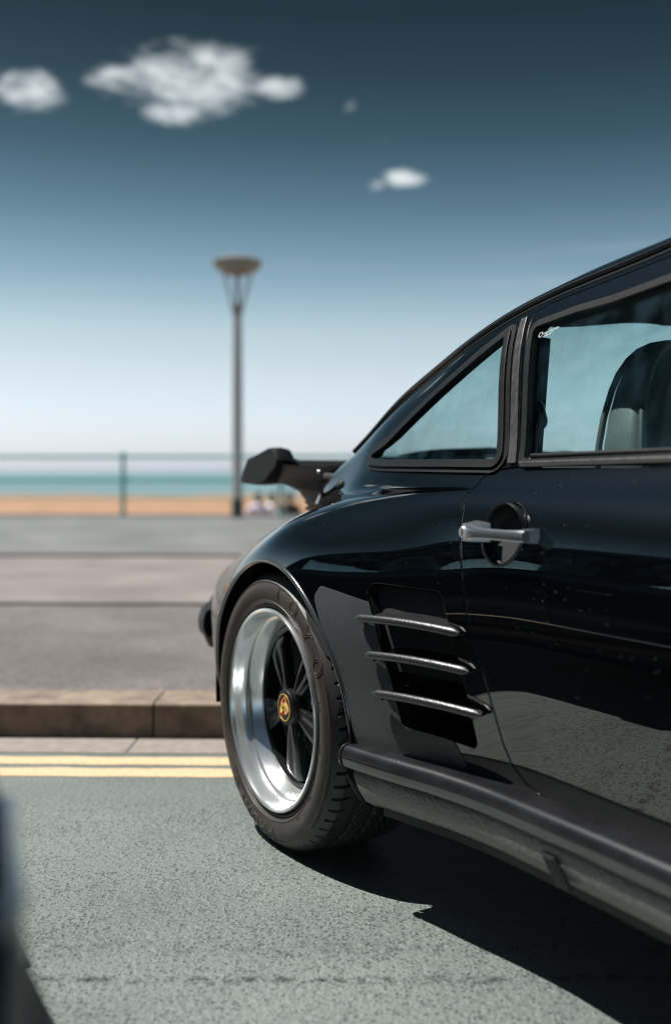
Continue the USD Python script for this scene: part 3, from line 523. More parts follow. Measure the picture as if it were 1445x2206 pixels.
def blob(pts, rs, refine=.004, smooth=6):
    """Spheres at points joined by hulls in order, smoothed: a rounded cast shape."""
    ms = []
    sp = [m3.Manifold.sphere(r, 20).translate(list(map(float, p))) for p, r in zip(pts, rs)]
    for a, b in zip(sp[:-1], sp[1:]): ms.append(m3.Manifold.batch_hull([a, b]))
    u = m3.Manifold.batch_boolean(ms, m3.OpType.Add).refine_to_length(refine); t = tmesh(u); t.merge_vertices(); 
    if smooth: trimesh.smoothing.filter_taubin(t, iterations=smooth)
    return t
hw = lambda x, z: -w_side(x, z)
zh = .7295
bar = []
for x, half, outd in ((.678, .0125, .030), (.692, .0125, .033), (.712, .0098, .034), (.745, .0086, .034), (.78, .0085, .032), (.81, .009, .030), (.826, .0085, .026)):
    y = hw(x, zh) - outd
    bar.append([[x, y + a * .0075, zh + b * half] for a, b in ((-1, .55), (-1, -.55), (-.55, -1), (.55, -1), (1, -.5), (1, .5), (.55, 1), (-.55, 1))])
bar_m = ring_mesh(np.array(bar)); part(door, 'door_handle', bar_m, M['chrome'], 40)
y0 = hw(.676, zh)
def solid_of(pts): return trimesh.Trimesh(*hull(np.array(pts)), process=False)
boss = solid_of([[x, y0 - d, zh + z] for x, z, d in ((0.658, -.012, .0), (0.658, .012, .0), (0.664, .019, 0), (0.702, .016, 0), (0.702, -.016, 0), (0.664, -.019, 0), (0.661, -.010, .026), (0.661, .010, .026), (0.669, .0145, .033), (0.688, .0145, .036), (0.688, -.0145, .036), (0.669, -.0145, .033), (0.697, .012, .012), (0.697, -.012, .012))])
part(door, 'lock_boss', boss, M['chrome'], 25)
part(door, 'handle_foot', solid_of([[x, hw(.808, zh) - d, zh + z] for x, z, d in ((.790, -.010, 0), (.790, .010, 0), (.828, -.012, 0), (.828, .012, 0), (.806, -.009, .026), (.806, .009, .026), (.824, -.0095, .028), (.824, .0095, .028))]), M['chrome'], 25)
lk = revolve_y([(0, -.0415), (.0092, -.0415), (.0102, -.040), (.0102, -.028), (0, -.028)], 24); lk.apply_translation([.6745, y0 + .003, zh]); part(door, 'lock', lk, M['lock'])
part(door, 'keyhole', box(.6738, .6752, y0 - .0397, y0 - .0385, zh - .005, zh + .005), M['ink'])

# quarter window: stepped rubber frame and pane
def ring_part(poly, w_out, w_in, d_out, d_in): return (skin_solid(skin, d_out) - skin_solid(skin, d_in)) ^ (prism_side(poly.buffer(w_out), -1.3, -.3) - prism_side(poly.buffer(w_in), -1.3, -.3))
for s_, mk in ((1, lambda m_: m_), (-1, flip_y)):
    qw = part(car, 'quarter_window', tmesh(mk(ring_part(QUARTER, .0230, .0075, .0035, -.008))), M['rubber'], 25)
    part(qw, 'frame', tmesh(mk(ring_part(QUARTER, .0125, -.0025, .0085, -.010))), M['satin'], 25)
    pane = (skin_solid(skin, -.001) - skin_solid(skin, -.005)) ^ prism_side(QUARTER.buffer(.003), -1.3, -.3)
    part(qw, 'pane', pane if s_ > 0 else tmesh(flip_y(pane)), M['glass'], True)
# pillar cover strip between the two windows
strip = Polygon([(.632, .847), (.6545, .847), (.5365, 1.128), (.517, 1.126)])
for s_ in (1, -1):
    ms = ((skin_solid(skin, .0055) - skin_solid(skin, -.004)) ^ prism_side(strip, -1.3, -.3)); part(car, 'pillar_cover', tmesh(ms if s_ > 0 else flip_y(ms)), M['pillar'], 25)
# roof gutter, run down to the tail of the roof
gx = np.concatenate([np.linspace(-.20, 1.5, 70), [1.6, 1.7, 1.8]])
for s_ in (1, -1):
    P = control(gx)[:, 11]; out = []
    for off, r, dz, m_ in ((.004, .0065, .004, 'paint'), (.006, .004, -.010, 'satin')):
        path = np.stack([gx, -s_ * (P[:, 0] + off), P[:, 1] + dz], 1); part(car, 'roof_gutter', tube(path, r, 8), M[m_], 60)
# rear window seal and pane, windscreen
seal = (skin_solid(skin, .005) - skin_solid(skin, -.012)) ^ (prism_plan(REAR.buffer(.020), .5, 1.6) - prism_plan(REAR.buffer(-.006), .5, 1.6)) ^ m3.Manifold.cube([6, 4, 1.2], True).translate([0, 0, 1.3])
rw = part(car, 'rear_window', ((skin_solid(skin, -.003) - skin_solid(skin, -.007)) ^ prism_plan(REAR.buffer(.002), .6, 1.6)), M['rear_glass'], True)
part(rw, 'seal', tmesh(seal), M['rubber'], 30)
ws = part(car, 'windscreen', ((skin_solid(skin, -.003) - skin_solid(skin, -.008)) ^ prism_plan(rounded(WIND, .05).buffer(.002), .6, 1.6)), M['glass'], True)

# arch lips
def arch_path(cx, cz, r, a0, a1, n=70, out=-.001):
    p = []
    for t in np.linspace(a0, a1, n):
        x, z = cx + r * math.cos(t), cz + r * math.sin(t); p.append([x, -(w_side(x, z) + out), z])
    return np.array(p)
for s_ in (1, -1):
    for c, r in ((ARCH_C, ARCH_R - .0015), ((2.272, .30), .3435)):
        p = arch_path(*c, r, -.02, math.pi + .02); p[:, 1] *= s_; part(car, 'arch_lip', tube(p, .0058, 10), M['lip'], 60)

# intake behind the door: dark box, slats, film on the arch
vb = prism_side(VENT.buffer(-.0006), -.95, -.665)
duct = (S0 ^ prism_side(VENT.buffer(-.0005), -.95, -.66)) - (prism_side(VENT.buffer(-.003), -.95, -.675))
part(car, 'side_intake', tmesh(duct ^ skin_solid(skin, -.004)), M['inside_black'])
for (xa, wa, za), (xb, wb, zb_) in (((.386, .857, .553), (.655, .809, .556)), ((.413, .852, .487), (.674, .803, .493)), ((.434, .848, .418), (.696, .794, .423))):
    t = np.linspace(0, 1, 26); bow = 4 * t * (1 - t)
    path = np.stack([xa + (xb - xa) * t, -(wa + (wb - wa) * t + .0065 + .007 * bow), za + (zb_ - za) * t + .0055 * bow], 1)
    r = .0078 * np.sqrt(np.clip(1 - np.maximum(0, np.abs(t - .5) * 2 - .955) ** 2 / .046 ** 2, .12, 1))
    sl = part(car, 'intake_slat', tube(path, r, 14), M['slat'], 60)
    k = slice(4, 24); a = path[k]; fin = np.stack([a + [0, .0, .004], a + [0, .050, .016], a + [0, .050, .012], a + [0, 0, 0]], 1)
    part(sl, 'fin', ring_mesh(fin), M['satin'], 30)
    for q_ in (2, -3): part(sl, 'screw', tube([path[q_] + [0, .004, -.006], path[q_] + [0, .005, -.0115]], .0028, 8), M['satin'])
film = (skin_solid(skin, .0012) - skin_solid(skin, .0002)) ^ prism_side(GUARD, -1.3, -.6)
film = film - vent_cut - cyl_y(*ARCH_C, ARCH_R + .006, -1.3, -.5)
part(car, 'stone_guard', film, M['guard'])

# sill: rail and valance with a jacking point cover
rx = np.concatenate([np.linspace(.352, .75, 28), np.linspace(.8, 1.92, 24)])
rw_ = np.interp(rx, [.35, .42, .475, .54, .60, .68, .75, 1., 1.5, 1.95], [.857, .849, .842, .831, .820, .809, .803, .799, .803, .815]); rw_ = gaussian_filter1d(rw_, 1.2, mode='nearest')
rz = np.interp(rx, [.35, .42, .5, .6, .7, 1., 1.95], [.282, .284, .287, .2895, .290, .290, .290])
ang = np.linspace(-math.pi / 2, math.pi / 2, 15)
prof = [(.021 * math.cos(a) ** .75, .0235 * math.sin(a)) for a in ang] + [(-.07, .0235), (-.07, -.0235)]
for s_ in (1, -1):
    path = np.stack([rx, -s_ * rw_, rz], 1)
    part(car, 'sill_rail', sweep(path, prof, lambda i: (np.array([0, -s_ * 1., 0]), np.array([0, 0, 1.]))), M['rail'], 40)
    vprof = [(.004, -.0235), (.008, -.032), (.006, -.055), (-.001, -.074), (-.014, -.083), (-.10, -.086), (-.10, -.0235)]
    vx = rx[1:]; vpath = np.stack([vx, -s_ * rw_[1:], rz[1:]], 1)
    rows = []
    for (x, y, z), k in zip(vpath, range(len(vpath))):
        sh = np.clip(1 - (x - .352) / .09, 0, 1)
        rows.append([[x + sh * .9 * (-.0235 - w) * 1.0, y - s_ * u, z + w] for u, w in vprof])
    part(car, 'sill_valance', ring_mesh(np.array(rows)), M['valance'], 40)
lipx = np.linspace(.43, 1.9, 40); lp = np.stack([lipx, -(np.interp(lipx, rx, rw_) - .022), np.interp(lipx, rx, rz) - .089], 1)
part(car, 'sill_lip', sweep(lp, [(.004, .004), (.004, -.010), (-.004, -.010), (-.004, .004)], lambda i: (np.array([0, -1., 0]), np.array([0, 0, 1.]))), M['satin'], 30)
e0 = np.array([[.350 + .9 * max(0, -.0235 - w), -(rw_[0] + u * 1.06 + .0015), rz[0] + w * 1.04] for u, w in [(-.03, .026)] + prof[::-1][2:] + vprof[1:6]])
part(car, 'sill_end', sweep([e0[0], e0[0] + [-.006, 0, 0]], [(0, 0)], lambda i: (np.zeros(3), np.zeros(3))) if False else ring_mesh(np.array([e0, e0 + [-.007, 0, 0]])), M['satin'], 30)
jw = np.interp(.9, rx, rw_)
jack = trimesh.Trimesh(*hull(np.array([[.865 + dx, -(jw + .005 + o), z] for dx, z in ((0, .250), (.030, .250), (.066, .212), (.033, .210)) for o in (0, .007)] + [[.872 + dx, -(jw + .015), z] for dx, z in ((0, .246), (.020, .246), (.050, .216), (.028, .214))])), process=False)
part(car, 'jacking_cover', jack, M['satin'], 25)

# ------------------------------------------------------------------ wheels (outer face at y = 0, inboard is +y)
WR = .3105
def tyre_mesh(NT=1008):
    side = [(.219, .014), (.2225, .006), (.2265, .0035), (.2285, -.001), (.2305, -.0015), (.2325, .0005), (.236, -.0035), (.240, -.0060), (.2405, -.0072), (.2415, -.0072), (.242, -.0062), (.250, -.0088), (.258, -.0105), (.266, -.0105), (.274, -.0085), (.2815, -.0045), (.282, -.0055), (.2835, -.0055), (.284, -.0032), (.290, .002), (.2955, .0085), (.2965, .009)]
    tread = [(.300, .0135), (.3032, .019)] + [(.3060 + .0042 * math.sin(math.pi * k / 76), .024 + k * .0025) for k in range(77)]
    far = [(.3032, .219), (.296, .228), (.270, .244), (.245, .240), (.2225, .230)]
    prof = np.array(side + tread + far); n0, n1 = len(side), len(side) + len(tread)
    # resample shoulder to tread finely enough for the grooves
    th = np.arange(NT) * 2 * np.pi / NT; R = np.broadcast_to(prof[:, 0], (NT, len(prof))).copy(); Yv = prof[:, 1]
    u = np.broadcast_to(Yv, R.shape); T = th[:, None] * .306                                      # arc length
    g = np.zeros_like(R); on = np.zeros_like(R); on[:, n0 - 1:n1] = 1
    for c in (.066, .105, .135, .174): g = np.maximum(g, np.clip((.0052 - np.abs(u - c)) / .0012, 0, 1))
    pitch = 2 * np.pi * .306 / 62
    def slots(lo, hi, curve, wd, off=0.):
        ph = (T + curve(u) + off) / pitch; d = np.abs(ph - np.round(ph)) * pitch
        return np.clip((wd - d) / .0014, 0, 1) * np.clip((u - lo) / .001, 0, 1) * np.clip((hi - u) / .003, 0, 1)
    g = np.maximum(g, slots(.008, .044, lambda y: .25 * (y - .01), .0030)); g = np.maximum(g, slots(.197, .240, lambda y: -.2 * y, .0030, .01))
    g = np.maximum(g, slots(.062, .118, lambda y: 1.9 * (y - .06), .0045)); g = np.maximum(g, slots(.122, .178, lambda y: -1.9 * (y - .12), .0045, .012))
    R -= g * on * .0068
    R[:, :n0 - 1] += 0
    v = np.stack([R * np.sin(th)[:, None], u, R * np.cos(th)[:, None]], -1); k = len(prof)
    v[..., 2] = np.maximum(v[..., 2], -.3045)
    i, j = np.meshgrid(np.arange(NT), np.arange(k - 1), indexing='ij'); i2 = (i + 1) % NT; qd = np.stack([i * k + j, i2 * k + j, i2 * k + j + 1, i * k + j + 1], -1).reshape(-1, 4)
    m = trimesh.Trimesh(v.reshape(-1, 3), np.vstack([qd[:, [0, 1, 2]], qd[:, [0, 2, 3]]]), process=False)
    c = m.triangles_center; nn = m.face_normals; out = (c[:, 0] * nn[:, 0] + c[:, 2] * nn[:, 2])
    if np.median(out[np.abs(c[:, 1] - .1) < .05]) < 0: m.invert()
    return m, prof[:n0]
tyre, side_prof = tyre_mesh()
def side_u(r): 
    k = np.argsort(side_prof[:, 0]); return np.interp(r, side_prof[k, 0], side_prof[k, 1])
def text_shape(text, h, bold=False):
    m = meshkit.text_mesh(text, h, .002, bold); f = m.faces[m.face_normals[:, 2] > .9]
    from shapely import union_all
    return union_all([Polygon(m.vertices[t][:, :2]).buffer(1e-6) for t in f])
def wrap_text(shape, r_base, a_mid, lift, outline=0., stretch=1.):
    """Lettering laid round the sidewall, tops outward, read clockwise from outside; a_mid is the angle from the top."""
    if outline: shape = shape.difference(shape.buffer(-outline))
    shape = shape.simplify(.0002); ms = []
    for g in getattr(shape, 'geoms', [shape]):
        if g.area < 1e-8: continue
        m = trimesh.creation.extrude_polygon(g, 1., engine='earcut')
        for _ in range(2): m = m.subdivide() if np.ptp(m.vertices[:, 0]) > .008 else m
        ms.append(m)
    m = trimesh.util.concatenate(ms); x, y, e = m.vertices.T; xm = (x.min() + x.max()) / 2; r = r_base + y; a = a_mid + (x - xm) * stretch / r_base
    m.vertices = np.stack([r * np.sin(a), side_u(r) - e * lift + (1 - e) * .0004, r * np.cos(a)], 1); m.fix_normals(); return m
def wheel(parent, loc, rot=None):
    w = node(parent, 'wheel', loc, rot)
    part(w, 'tyre', tyre, M['tyre'], 40)
    R2 = math.radians
    for ch, a in (('T', 12.), ('O', 28.), ('Y', 44.5), ('O', 61.)):
        part(w, 'tyre_letter', wrap_text(text_shape(ch, .0285, True), .2545, R2(a), .0013, .0017, 1.36), M['tyre_mark'], False)
    for i, ch in enumerate('PROXES'): part(w, 'tyre_letter', wrap_text(text_shape(ch, .0255, True), .2555, R2(176 + i * 9.0), .0014, .0022, 1.3), M['tyre_mark'], False)
    for tx, h, r, a in (('DOT', .0075, .2310, 78), ('PLSH', .0060, .2310, 97), ('Tread', .0052, .2310, 125), ('Radial', .0052, .2310, 143)):
        part(w, 'tyre_marking', wrap_text(text_shape(tx, h), r + .0145, R2(a), .0010), M['tyre_mark'], False)
    for a0 in (104, 122):
        ticks = [box(-.0009, .0009, -.0008, .0004, -h_, h_).apply_translation([0, side_u(.2865), .2865]).apply_transform(trimesh.transformations.rotation_matrix(R2(a0 + k * .62), [0, 1, 0])) for k, h_ in enumerate(rng.uniform(.0008, .0022, 24))]
        part(w, 'tyre_marking', join(*ticks), M['tyre_mark'], False, kind='stuff')
    rim = [(.2225, .0005), (.2232, -.004), (.2215, -.0075), (.218, -.0085), (.2145, -.0065), (.2125, -.001), (.2115, .006), (.2095, .018), (.2070, .0275), (.2045, .0305), (.2000, .0315), (.1965, .034), (.1935, .040), (.1890, .050), (.1850, .060), (.1820, .070), (.180, .086), (.178, .10), (.166, .10), (.166, .11), (.18, .11), (.195, .15), (.21, .23), (.219, .232), (.2205, .014)]
    part(w, 'rim', revolve_y(rim, 192), M['alloy'], 35)
    part(w, 'centre_ring', revolve_y([(.1822, .066), (.1800, .0625), (.175, .0610), (.170, .064), (.167, .072), (.167, .10), (.178, .10), (.1815, .078)], 128), M['gloss_black'], 35)
    part(w, 'brake_disc', revolve_y([(.05, .125), (.138, .125), (.138, .145), (.05, .145)], 64), M['disc'], 30)
    part(w, 'backing', revolve_y([(.0, .150), (.168, .150), (.168, .156), (0, .156)], 48), M['inside_black'], 30)
    # five petals
    rr = np.linspace(.040, .174, 20)
    for k in range(5):
        a = math.pi + k * 2 * math.pi / 5; rows = []
        for r in rr:
            t = (r - .040) / .134; hw_ = .0170 + .0235 * t ** 1.1 + .004 * math.sin(math.pi * t); hw_ *= math.sqrt(max(.02, 1 - max(0, (t - .80) / .205) ** 2)) if t > .80 else 1
            top = .050 + .012 * t ** 2 + .010 * max(0, t - .8) / .2; s = np.linspace(-1, 1, 13)
            crown = .0055 * (1 - s ** 2) - .0065 * np.exp(-(s / .30) ** 2) * (math.sin(math.pi * min(1, t * 1.12)) ** .7)
            upper = np.stack([s * hw_, top - crown, np.full(13, r)], 1)
            lower = np.stack([s[::-1] * hw_ * .86, np.full(13, top + .020), np.full(13, r)], 1); rows.append(np.vstack([upper, lower]))
        m = ring_mesh(np.array(rows)); m.apply_transform(trimesh.transformations.rotation_matrix(a, [0, 1, 0])); part(w, 'petal', m, M['gloss_black'], 50)
        nut = join(revolve_y([(0, .052), (.0075, .052), (.0088, .0545), (.0088, .082), (0, .082)], 6)); nut.apply_translation([.0655 * math.sin(a + math.pi / 5), .012, .0655 * math.cos(a + math.pi / 5)]); part(w, 'wheel_nut', nut, M['silver'], 20)
    part(w, 'hub', revolve_y([(0, .060), (.040, .060), (.052, .064), (.060, .076), (.082, .082), (.082, .105), (0, .105)], 64), M['gloss_black'], 35)
    part(w, 'hub_cap', revolve_y([(0, .0305), (.029, .0310), (.034, .0318), (.0385, .0335), (.0402, .037), (.0402, .062), (0, .062)], 64), M['satin'], 35)
    part(w, 'gold_ring', revolve_y([(.0283, .0302), (.0303, .0304), (.0303, .0316), (.0283, .0314)], 64), M['gold'], 30)
    # crest: shield of four fields about a small shield
    sh = Polygon([(-.0175, .0185), (-.009, .0200), (0, .0185), (.009, .0200), (.0175, .0185), (.0180, .004), (.0150, -.008), (.008, -.0175), (0, -.0225), (-.008, -.0175), (-.0150, -.008), (-.0180, .004)])
    rotc = R2(-52)
    def flat(poly, depth, th_, mat_, nm):
        poly = affinity.rotate(poly, rotc, origin=(0, 0), use_radians=True); ms = []
        for g in getattr(poly, 'geoms', [poly]):
            if g.geom_type != 'Polygon' or g.area < 1e-8: continue
            m = trimesh.creation.extrude_polygon(g, th_, engine='earcut'); v = m.vertices; m.vertices = np.stack([v[:, 0], depth - v[:, 2], v[:, 1]], 1); m.fix_normals(); ms.append(m)
        for m in ms: part(w, nm, m, mat_, False)
    flat(sh, .0306, .0006, M['yellow'], 'crest')
    stripes = [sbox(x, y0_, x + .0036, y1_) for x, y0_, y1_ in ((-.0170, .0015, .0190), (-.0098, .0015, .0190), (.0035, -.0205, -.0010), (.0107, -.0205, -.0010))]
    for st in stripes: flat(st.intersection(sh.buffer(-.0009)), .0300, .0004, M['red'], 'crest_stripe')
    for x, y0_, y1_ in ((-.0134, .0015, .0190), (.0071, -.0205, -.0010)): flat(sbox(x, y0_, x + .0030, y1_).intersection(sh.buffer(-.0009)), .0300, .0004, M['ink'], 'crest_stripe')
    for cx, cy in ((.0095, .0115), (.0095, .0065), (-.0085, -.0045), (-.0070, -.0095)):
        arc = LineString([(cx - .0062, cy + .0012), (cx - .002, cy - .0008), (cx + .003, cy), (cx + .006, cy + .0016)]).buffer(.0008, quad_segs=3); flat(arc.intersection(sh.buffer(-.001)), .0300, .0004, M['ink'], 'crest_antler')
    inner = affinity.scale(sh, .42, .42, origin=(0, 0)); flat(inner, .0300, .0007, M['gold'], 'crest_centre')
    horse = Polygon([(-.002, -.006), (-.001, -.001), (-.004, .0), (-.001, .003), (-.0005, .0065), (.0015, .0045), (.002, .001), (.004, -.002), (.002, -.003), (.0025, -.0065), (.0012, -.0065), (.0005, -.003), (-.0005, -.0065)]); flat(horse, .0293, .0004, M['ink'], 'crest_horse')
    return w
M['tyre_mark'] = grained('raised_tyre_lettering', (.030, .025, .022), (.055, .045, .037), 30., .42)
W0 = wheel(car, (0, -.860, .305))
def wheel_copy(parent, loc, rz=0.):
    x = UsdGeom.Xform.Define(stage, numbered(f'{parent.GetPath()}/wheel')); p = x.GetPrim()
    p.GetReferences().AddInternalReference(W0.GetPath()); p.SetInstanceable(True)
    x.ClearXformOpOrder(); x.AddTranslateOp(opSuffix='at').Set(Gf.Vec3d(*map(float, loc))); x.AddRotateZOp(opSuffix='turn').Set(float(rz))
wheel_copy(car, (2.272, -.800, .305)); wheel_copy(car, (0, .860, .305), 180.); wheel_copy(car, (2.272, .800, .305), 180.)

# ------------------------------------------------------------------ rear spoiler, lid grille, bumper
def lerp_rows(a, b, t): return a * (1 - t) + b * t
cap = np.array([(-.862, .806), (-.850, .796), (-.760, .792), (-.690, .803), (-.612, .845), (-.600, .866), (-.622, .897), (-.640, .903), (-.655, .903), (-.800, .873), (-.815, .868), (-.825, .858)])
mid = np.array([(-.870, .806), (-.855, .798), (-.760, .800), (-.690, .808), (-.640, .825), (-.640, .833), (-.720, .846), (-.760, .863), (-.785, .868), (-.800, .867), (-.830, .862), (-.850, .850)])
ys = np.array([-.560, -.552, -.53, -.50, -.46, -.40, -.2, 0, .2, .40, .46, .50, .53, .552, .560]); rows = []
for y in ys:
    a = abs(y); t = np.clip((a - .42) / .10, 0, 1); t = t * t * (3 - 2 * t); pr = lerp_rows(mid, cap, t); c = pr.mean(0); sc = {.560: .955, .552: .985}.get(round(a, 3), 1.); pr = c + (pr - c) * sc
    rows.append(np.stack([pr[:, 0], np.full(len(pr), y), pr[:, 1]], 1))
sp_lip = ring_mesh(np.array(rows)); spo = node(car, 'rear_spoiler')
part(spo, 'rear_lip', sp_lip, M['rubber'], 35)
def tray_row(x, hw_, zt, tk, rim_):
    n = 9; s = np.linspace(-1, 1, n); top = [(x, a * hw_, zt + rim_ * max(0, (abs(a) - .82) / .18) ** 1.5) for a in s]; bot = [(x, a * hw_ * .93, zt - tk * (1 - .08 * abs(a) ** 3)) for a in s[::-1]]; return top + bot
tray = ring_mesh(np.array([tray_row(x, h_, zt, tk, rm) for x, h_, zt, tk, rm in ((-.78, .553, .838, .03, .03), (-.66, .548, .832, .040, .030), (-.58, .540, .832, .052, .020), (-.48, .528, .834, .060, .014), (-.40, .516, .838, .068, .010), (-.34, .505, .842, .060, .008), (-.30, .495, .844, .055, .006), (-.24, .47, .850, .03, .004))]))
part(spo, 'tray', tray, M['satin'], 40)
ped = []
for z, xr, xf, hw_ in ((.800, -.74, -.33, .50), (.775, -.675, -.34, .475), (.745, -.645, -.36, .465), (.70, -.635, -.38, .462), (.62, -.63, -.40, .46)):
    o = rounded([(xr, -hw_), (xf, -hw_), (xf, hw_), (xr, hw_)], .04, 4).exterior; ped.append([[*o.interpolate(t, normalized=True).coords[0], z] for t in np.linspace(0, 1, 48, endpoint=False)])
part(spo, 'pedestal', ring_mesh(np.array(ped)), M['satin'], 40)
for k in range(4): part(spo, 'grille_bar', box(-.633, -.620, -.455 + .0, -.10, .685 + k * .018, .693 + k * .018), M['rubber'])
part(spo, 'rivet', trimesh.creation.icosphere(2, .006).apply_translation([-.42, -.5195, .832]), M['silver'], True)
bp = []
for a in np.linspace(0, 1, 14):
    x = -.66 - .36 * a; w_ = w_side(max(x, -1.0), .45); bp.append([x, -(w_ + .028 - .02 * (1 - min(1, a * 6))), .405])
bp = np.array(bp); bprof = [(.020 * math.cos(t), .040 * math.sin(t)) for t in np.linspace(0, 2 * np.pi, 16, endpoint=False)]
for s_ in (1, -1):
    p_ = bp * [1, s_, 1]; part(car, 'rear_bumper', sweep(p_, bprof, lambda i: (np.array([0, -s_ * 1., 0]), np.array([0, 0, 1.]))), M['satin'], 40)
    part(car, 'bumper_buffer', trimesh.Trimesh(*hull(np.array([[-.80 + dx, -s_ * (w_side(-.80, .43) + o), z] for dx, o, z in [(dx_, o_, z_ - .04) for dx_, o_, z_ in ((0, 0, .50), (.12, 0, .50), (0, 0, .37), (.12, 0, .36), (.03, .058, .478), (.10, .050, .478), (.03, .058, .41), (.10, .045, .40), (.02, .03, .36), (.10, .025, .36))]])), process=False), M['rubber'], 30)

# ------------------------------------------------------------------ cabin: floor, shelf, seats, belts
cab = node(car, 'cabin')
part(cab, 'floor', box(.28, 1.94, -.72, .72, .452, .462), M['shelf'])
part(cab, 'parcel_shelf', box(-.40, .16, -.52, .52, .812, .828, .004), M['shelf'])
part(cab, 'rear_bulkhead', solid_of([[x, y, z] for y in (-.58, .58) for x, z in ((.14, .826), (.17, .826), (.30, .46), (.33, .46))]), M['shelf'])
for s_ in (1, -1):
    part(cab, 'speaker_pod', blob([(-.10, -s_ * .44, .835), (.06, -s_ * .44, .845), (.10, -s_ * .43, .835)], [.030, .036, .03], .008), M['cabin'], True)
    part(cab, 'rear_seat_back', solid_of([[x, -s_ * y, z] for y in (.06, .50) for x, z in ((.12, .858), (.17, .865), (.21, .84), (.33, .62), (.27, .60), (.12, .83))]), M['leather'], 25)
part(cab, 'demister_rail', tube([[-.30, -.44, .866], [-.31, 0, .872], [-.30, .44, .866]], .006, 8), M['satin'], 60)
for s_ in (1, -1):
    st = node(cab, 'front_seat', (.01, -s_ * .345, -.022))
    # one-piece back with a rounded top, leaned back
    zz = np.array([.60, .66, .72, .78, .84, .90, .95, 1.0, 1.03, 1.055, 1.073, 1.085, 1.091, 1.093]); hh = np.array([.228, .240, .245, .243, .236, .222, .205, .180, .160, .136, .110, .080, .045, .008]); tt = np.array([.075, .078, .078, .074, .070, .064, .058, .052, .048, .043, .038, .031, .022, .006])
    th_ = np.arange(36) * 2 * np.pi / 36; sg = lambda v, e: np.sign(v) * np.abs(v) ** e
    part(st, 'backrest', ring_mesh(np.array([np.stack([.815 - .20 * (z - .60) + t_ * sg(np.cos(th_), .55), h_ * sg(np.sin(th_), .55), np.full(36, z)], 1) for z, h_, t_ in zip(zz, hh, tt)])), M['leather'], 50)
    for d_ in (1, -1):
        half = [[.815 - .20 * (z - .60) + d_ * t_ * .80, h_ * .955, z] for z, h_, t_ in zip(zz, hh, tt)]; pp = np.array(half + [[x, -y, z] for x, y, z in half[::-1]])
        part(st, 'piping', tube(pp, .0062, 8), M['piping'], 60)
    part(st, 'cushion', box(.80, 1.30, -.24, .24, .50, .64, .04), M['leather'], 30)
    part(cab, 'belt_guide', blob([(.60, -s_ * .628, .965), (.60, -s_ * .615, .945), (.602, -s_ * .605, .925)], [.018, .024, .02], .006), M['gloss_black'], True)
    part(cab, 'seat_belt', solid_of([[x, -s_ * y, z] for x, y, z in ((.588, .632, .94), (.612, .632, .94), (.588, .629, .94), (.612, .629, .94), (.585, .595, .62), (.66, .580, .62), (.585, .592, .62), (.66, .577, .62))]), M['piping'], 25)
    part(cab, 'pillar_trim', solid_of([[x, -s_ * y, z] for x, y, z in ((.57, .660, .84), (.645, .660, .84), (.57, .622, .84), (.635, .622, .84), (.475, .540, 1.09), (.540, .540, 1.09), (.475, .512, 1.09), (.53, .512, 1.09))]), M['cabin'], 25)
# etched marks in the corners of the side glass
def etch(text, h, x, z, rot):
    m = meshkit.text_mesh(text, h, .0003); v = m.vertices @ trimesh.transformations.rotation_matrix(rot, [0, 0, 1])[:3, :3].T
    X_, Z_ = x + v[:, 0], z + v[:, 1]; m.vertices = np.stack([X_, [-(w_side(a, b) - .0042) - c for a, b, c in zip(X_, Z_, v[:, 2])], Z_], 1); return m
for i, (tx, h_) in enumerate((('L56 - 0007 809', .0040), ('LAMINATED', .0030), ('2', .0032))):
    part(door, 'glass_marking', etch(tx, h_, .612 + .006 * (i == 2) * 3, 1.083 + (0, -.0055, .0055)[i], math.radians(10)), M['etch'], False, kind='stuff')
part(door, 'glass_marking', join(*[tube(np.array([[.603 + r * math.cos(t), -(w_side(.603, 1.084 + r * math.sin(t)) - .0042), 1.084 + r * math.sin(t)] for t in np.arange(24) * 2 * np.pi / 24]), .0007, 5, closed=True) for r in (.0048,)]), M['etch'], False)

# ------------------------------------------------------------------ the neighbouring car on the left
NX = [-1.85, -1.80, -1.65, -1.4, -1.1, -.6, 0, .4, .7, 1.0, 1.3, 1.55, 1.75, 1.85]
def z_(*v): return list(v)
NBODY = [
 ('C', [.60,.66,.72,.76,.775,.78,.78,.78,.78,.775,.765,.735,.66,.56], [.30]*14),
 ('D', [.63,.69,.75,.785,.80,.80,.80,.80,.80,.80,.792,.765,.70,.60], [.42]*14),
 ('E', [.64,.70,.755,.79,.805,.805,.805,.805,.805,.803,.795,.765,.70,.60], [.55]*13 + [.52]),
 ('F', [.63,.69,.745,.78,.797,.80,.80,.80,.798,.793,.782,.75,.68,.58], [.66,.67,.68,.68,.68,.68,.68,.68,.68,.67,.66,.65,.62,.57]),
 ('G', [.61,.67,.725,.762,.782,.785,.785,.785,.78,.77,.75,.71,.63,.54], [.74,.76,.78,.79,.79,.79,.79,.78,.77,.755,.73,.705,.66,.60]),
 ('H', [.59,.65,.70,.737,.757,.762,.762,.760,.752,.735,.70,.65,.57,.48], [.79,.82,.86,.88,.88,.88,.87,.86,.845,.82,.785,.745,.69,.62]),
 ('I', [.57,.62,.67,.705,.725,.732,.732,.725,.70,.665,.62,.57,.50,.42], [.81,.85,.90,.925,.925,.925,.915,.905,.885,.855,.815,.77,.71,.635]),
 ('K', [.50,.54,.57,.58,.585,.59,.59,.60,.61,.55,.50,.45,.40,.34], [.83,.90,1.10,1.28,1.335,1.35,1.33,1.16,.97,.875,.835,.79,.725,.645]),
 ('M', [0]*14, [.84,.93,1.15,1.345,1.40,1.415,1.395,1.22,1.02,.91,.86,.81,.74,.655]),
]
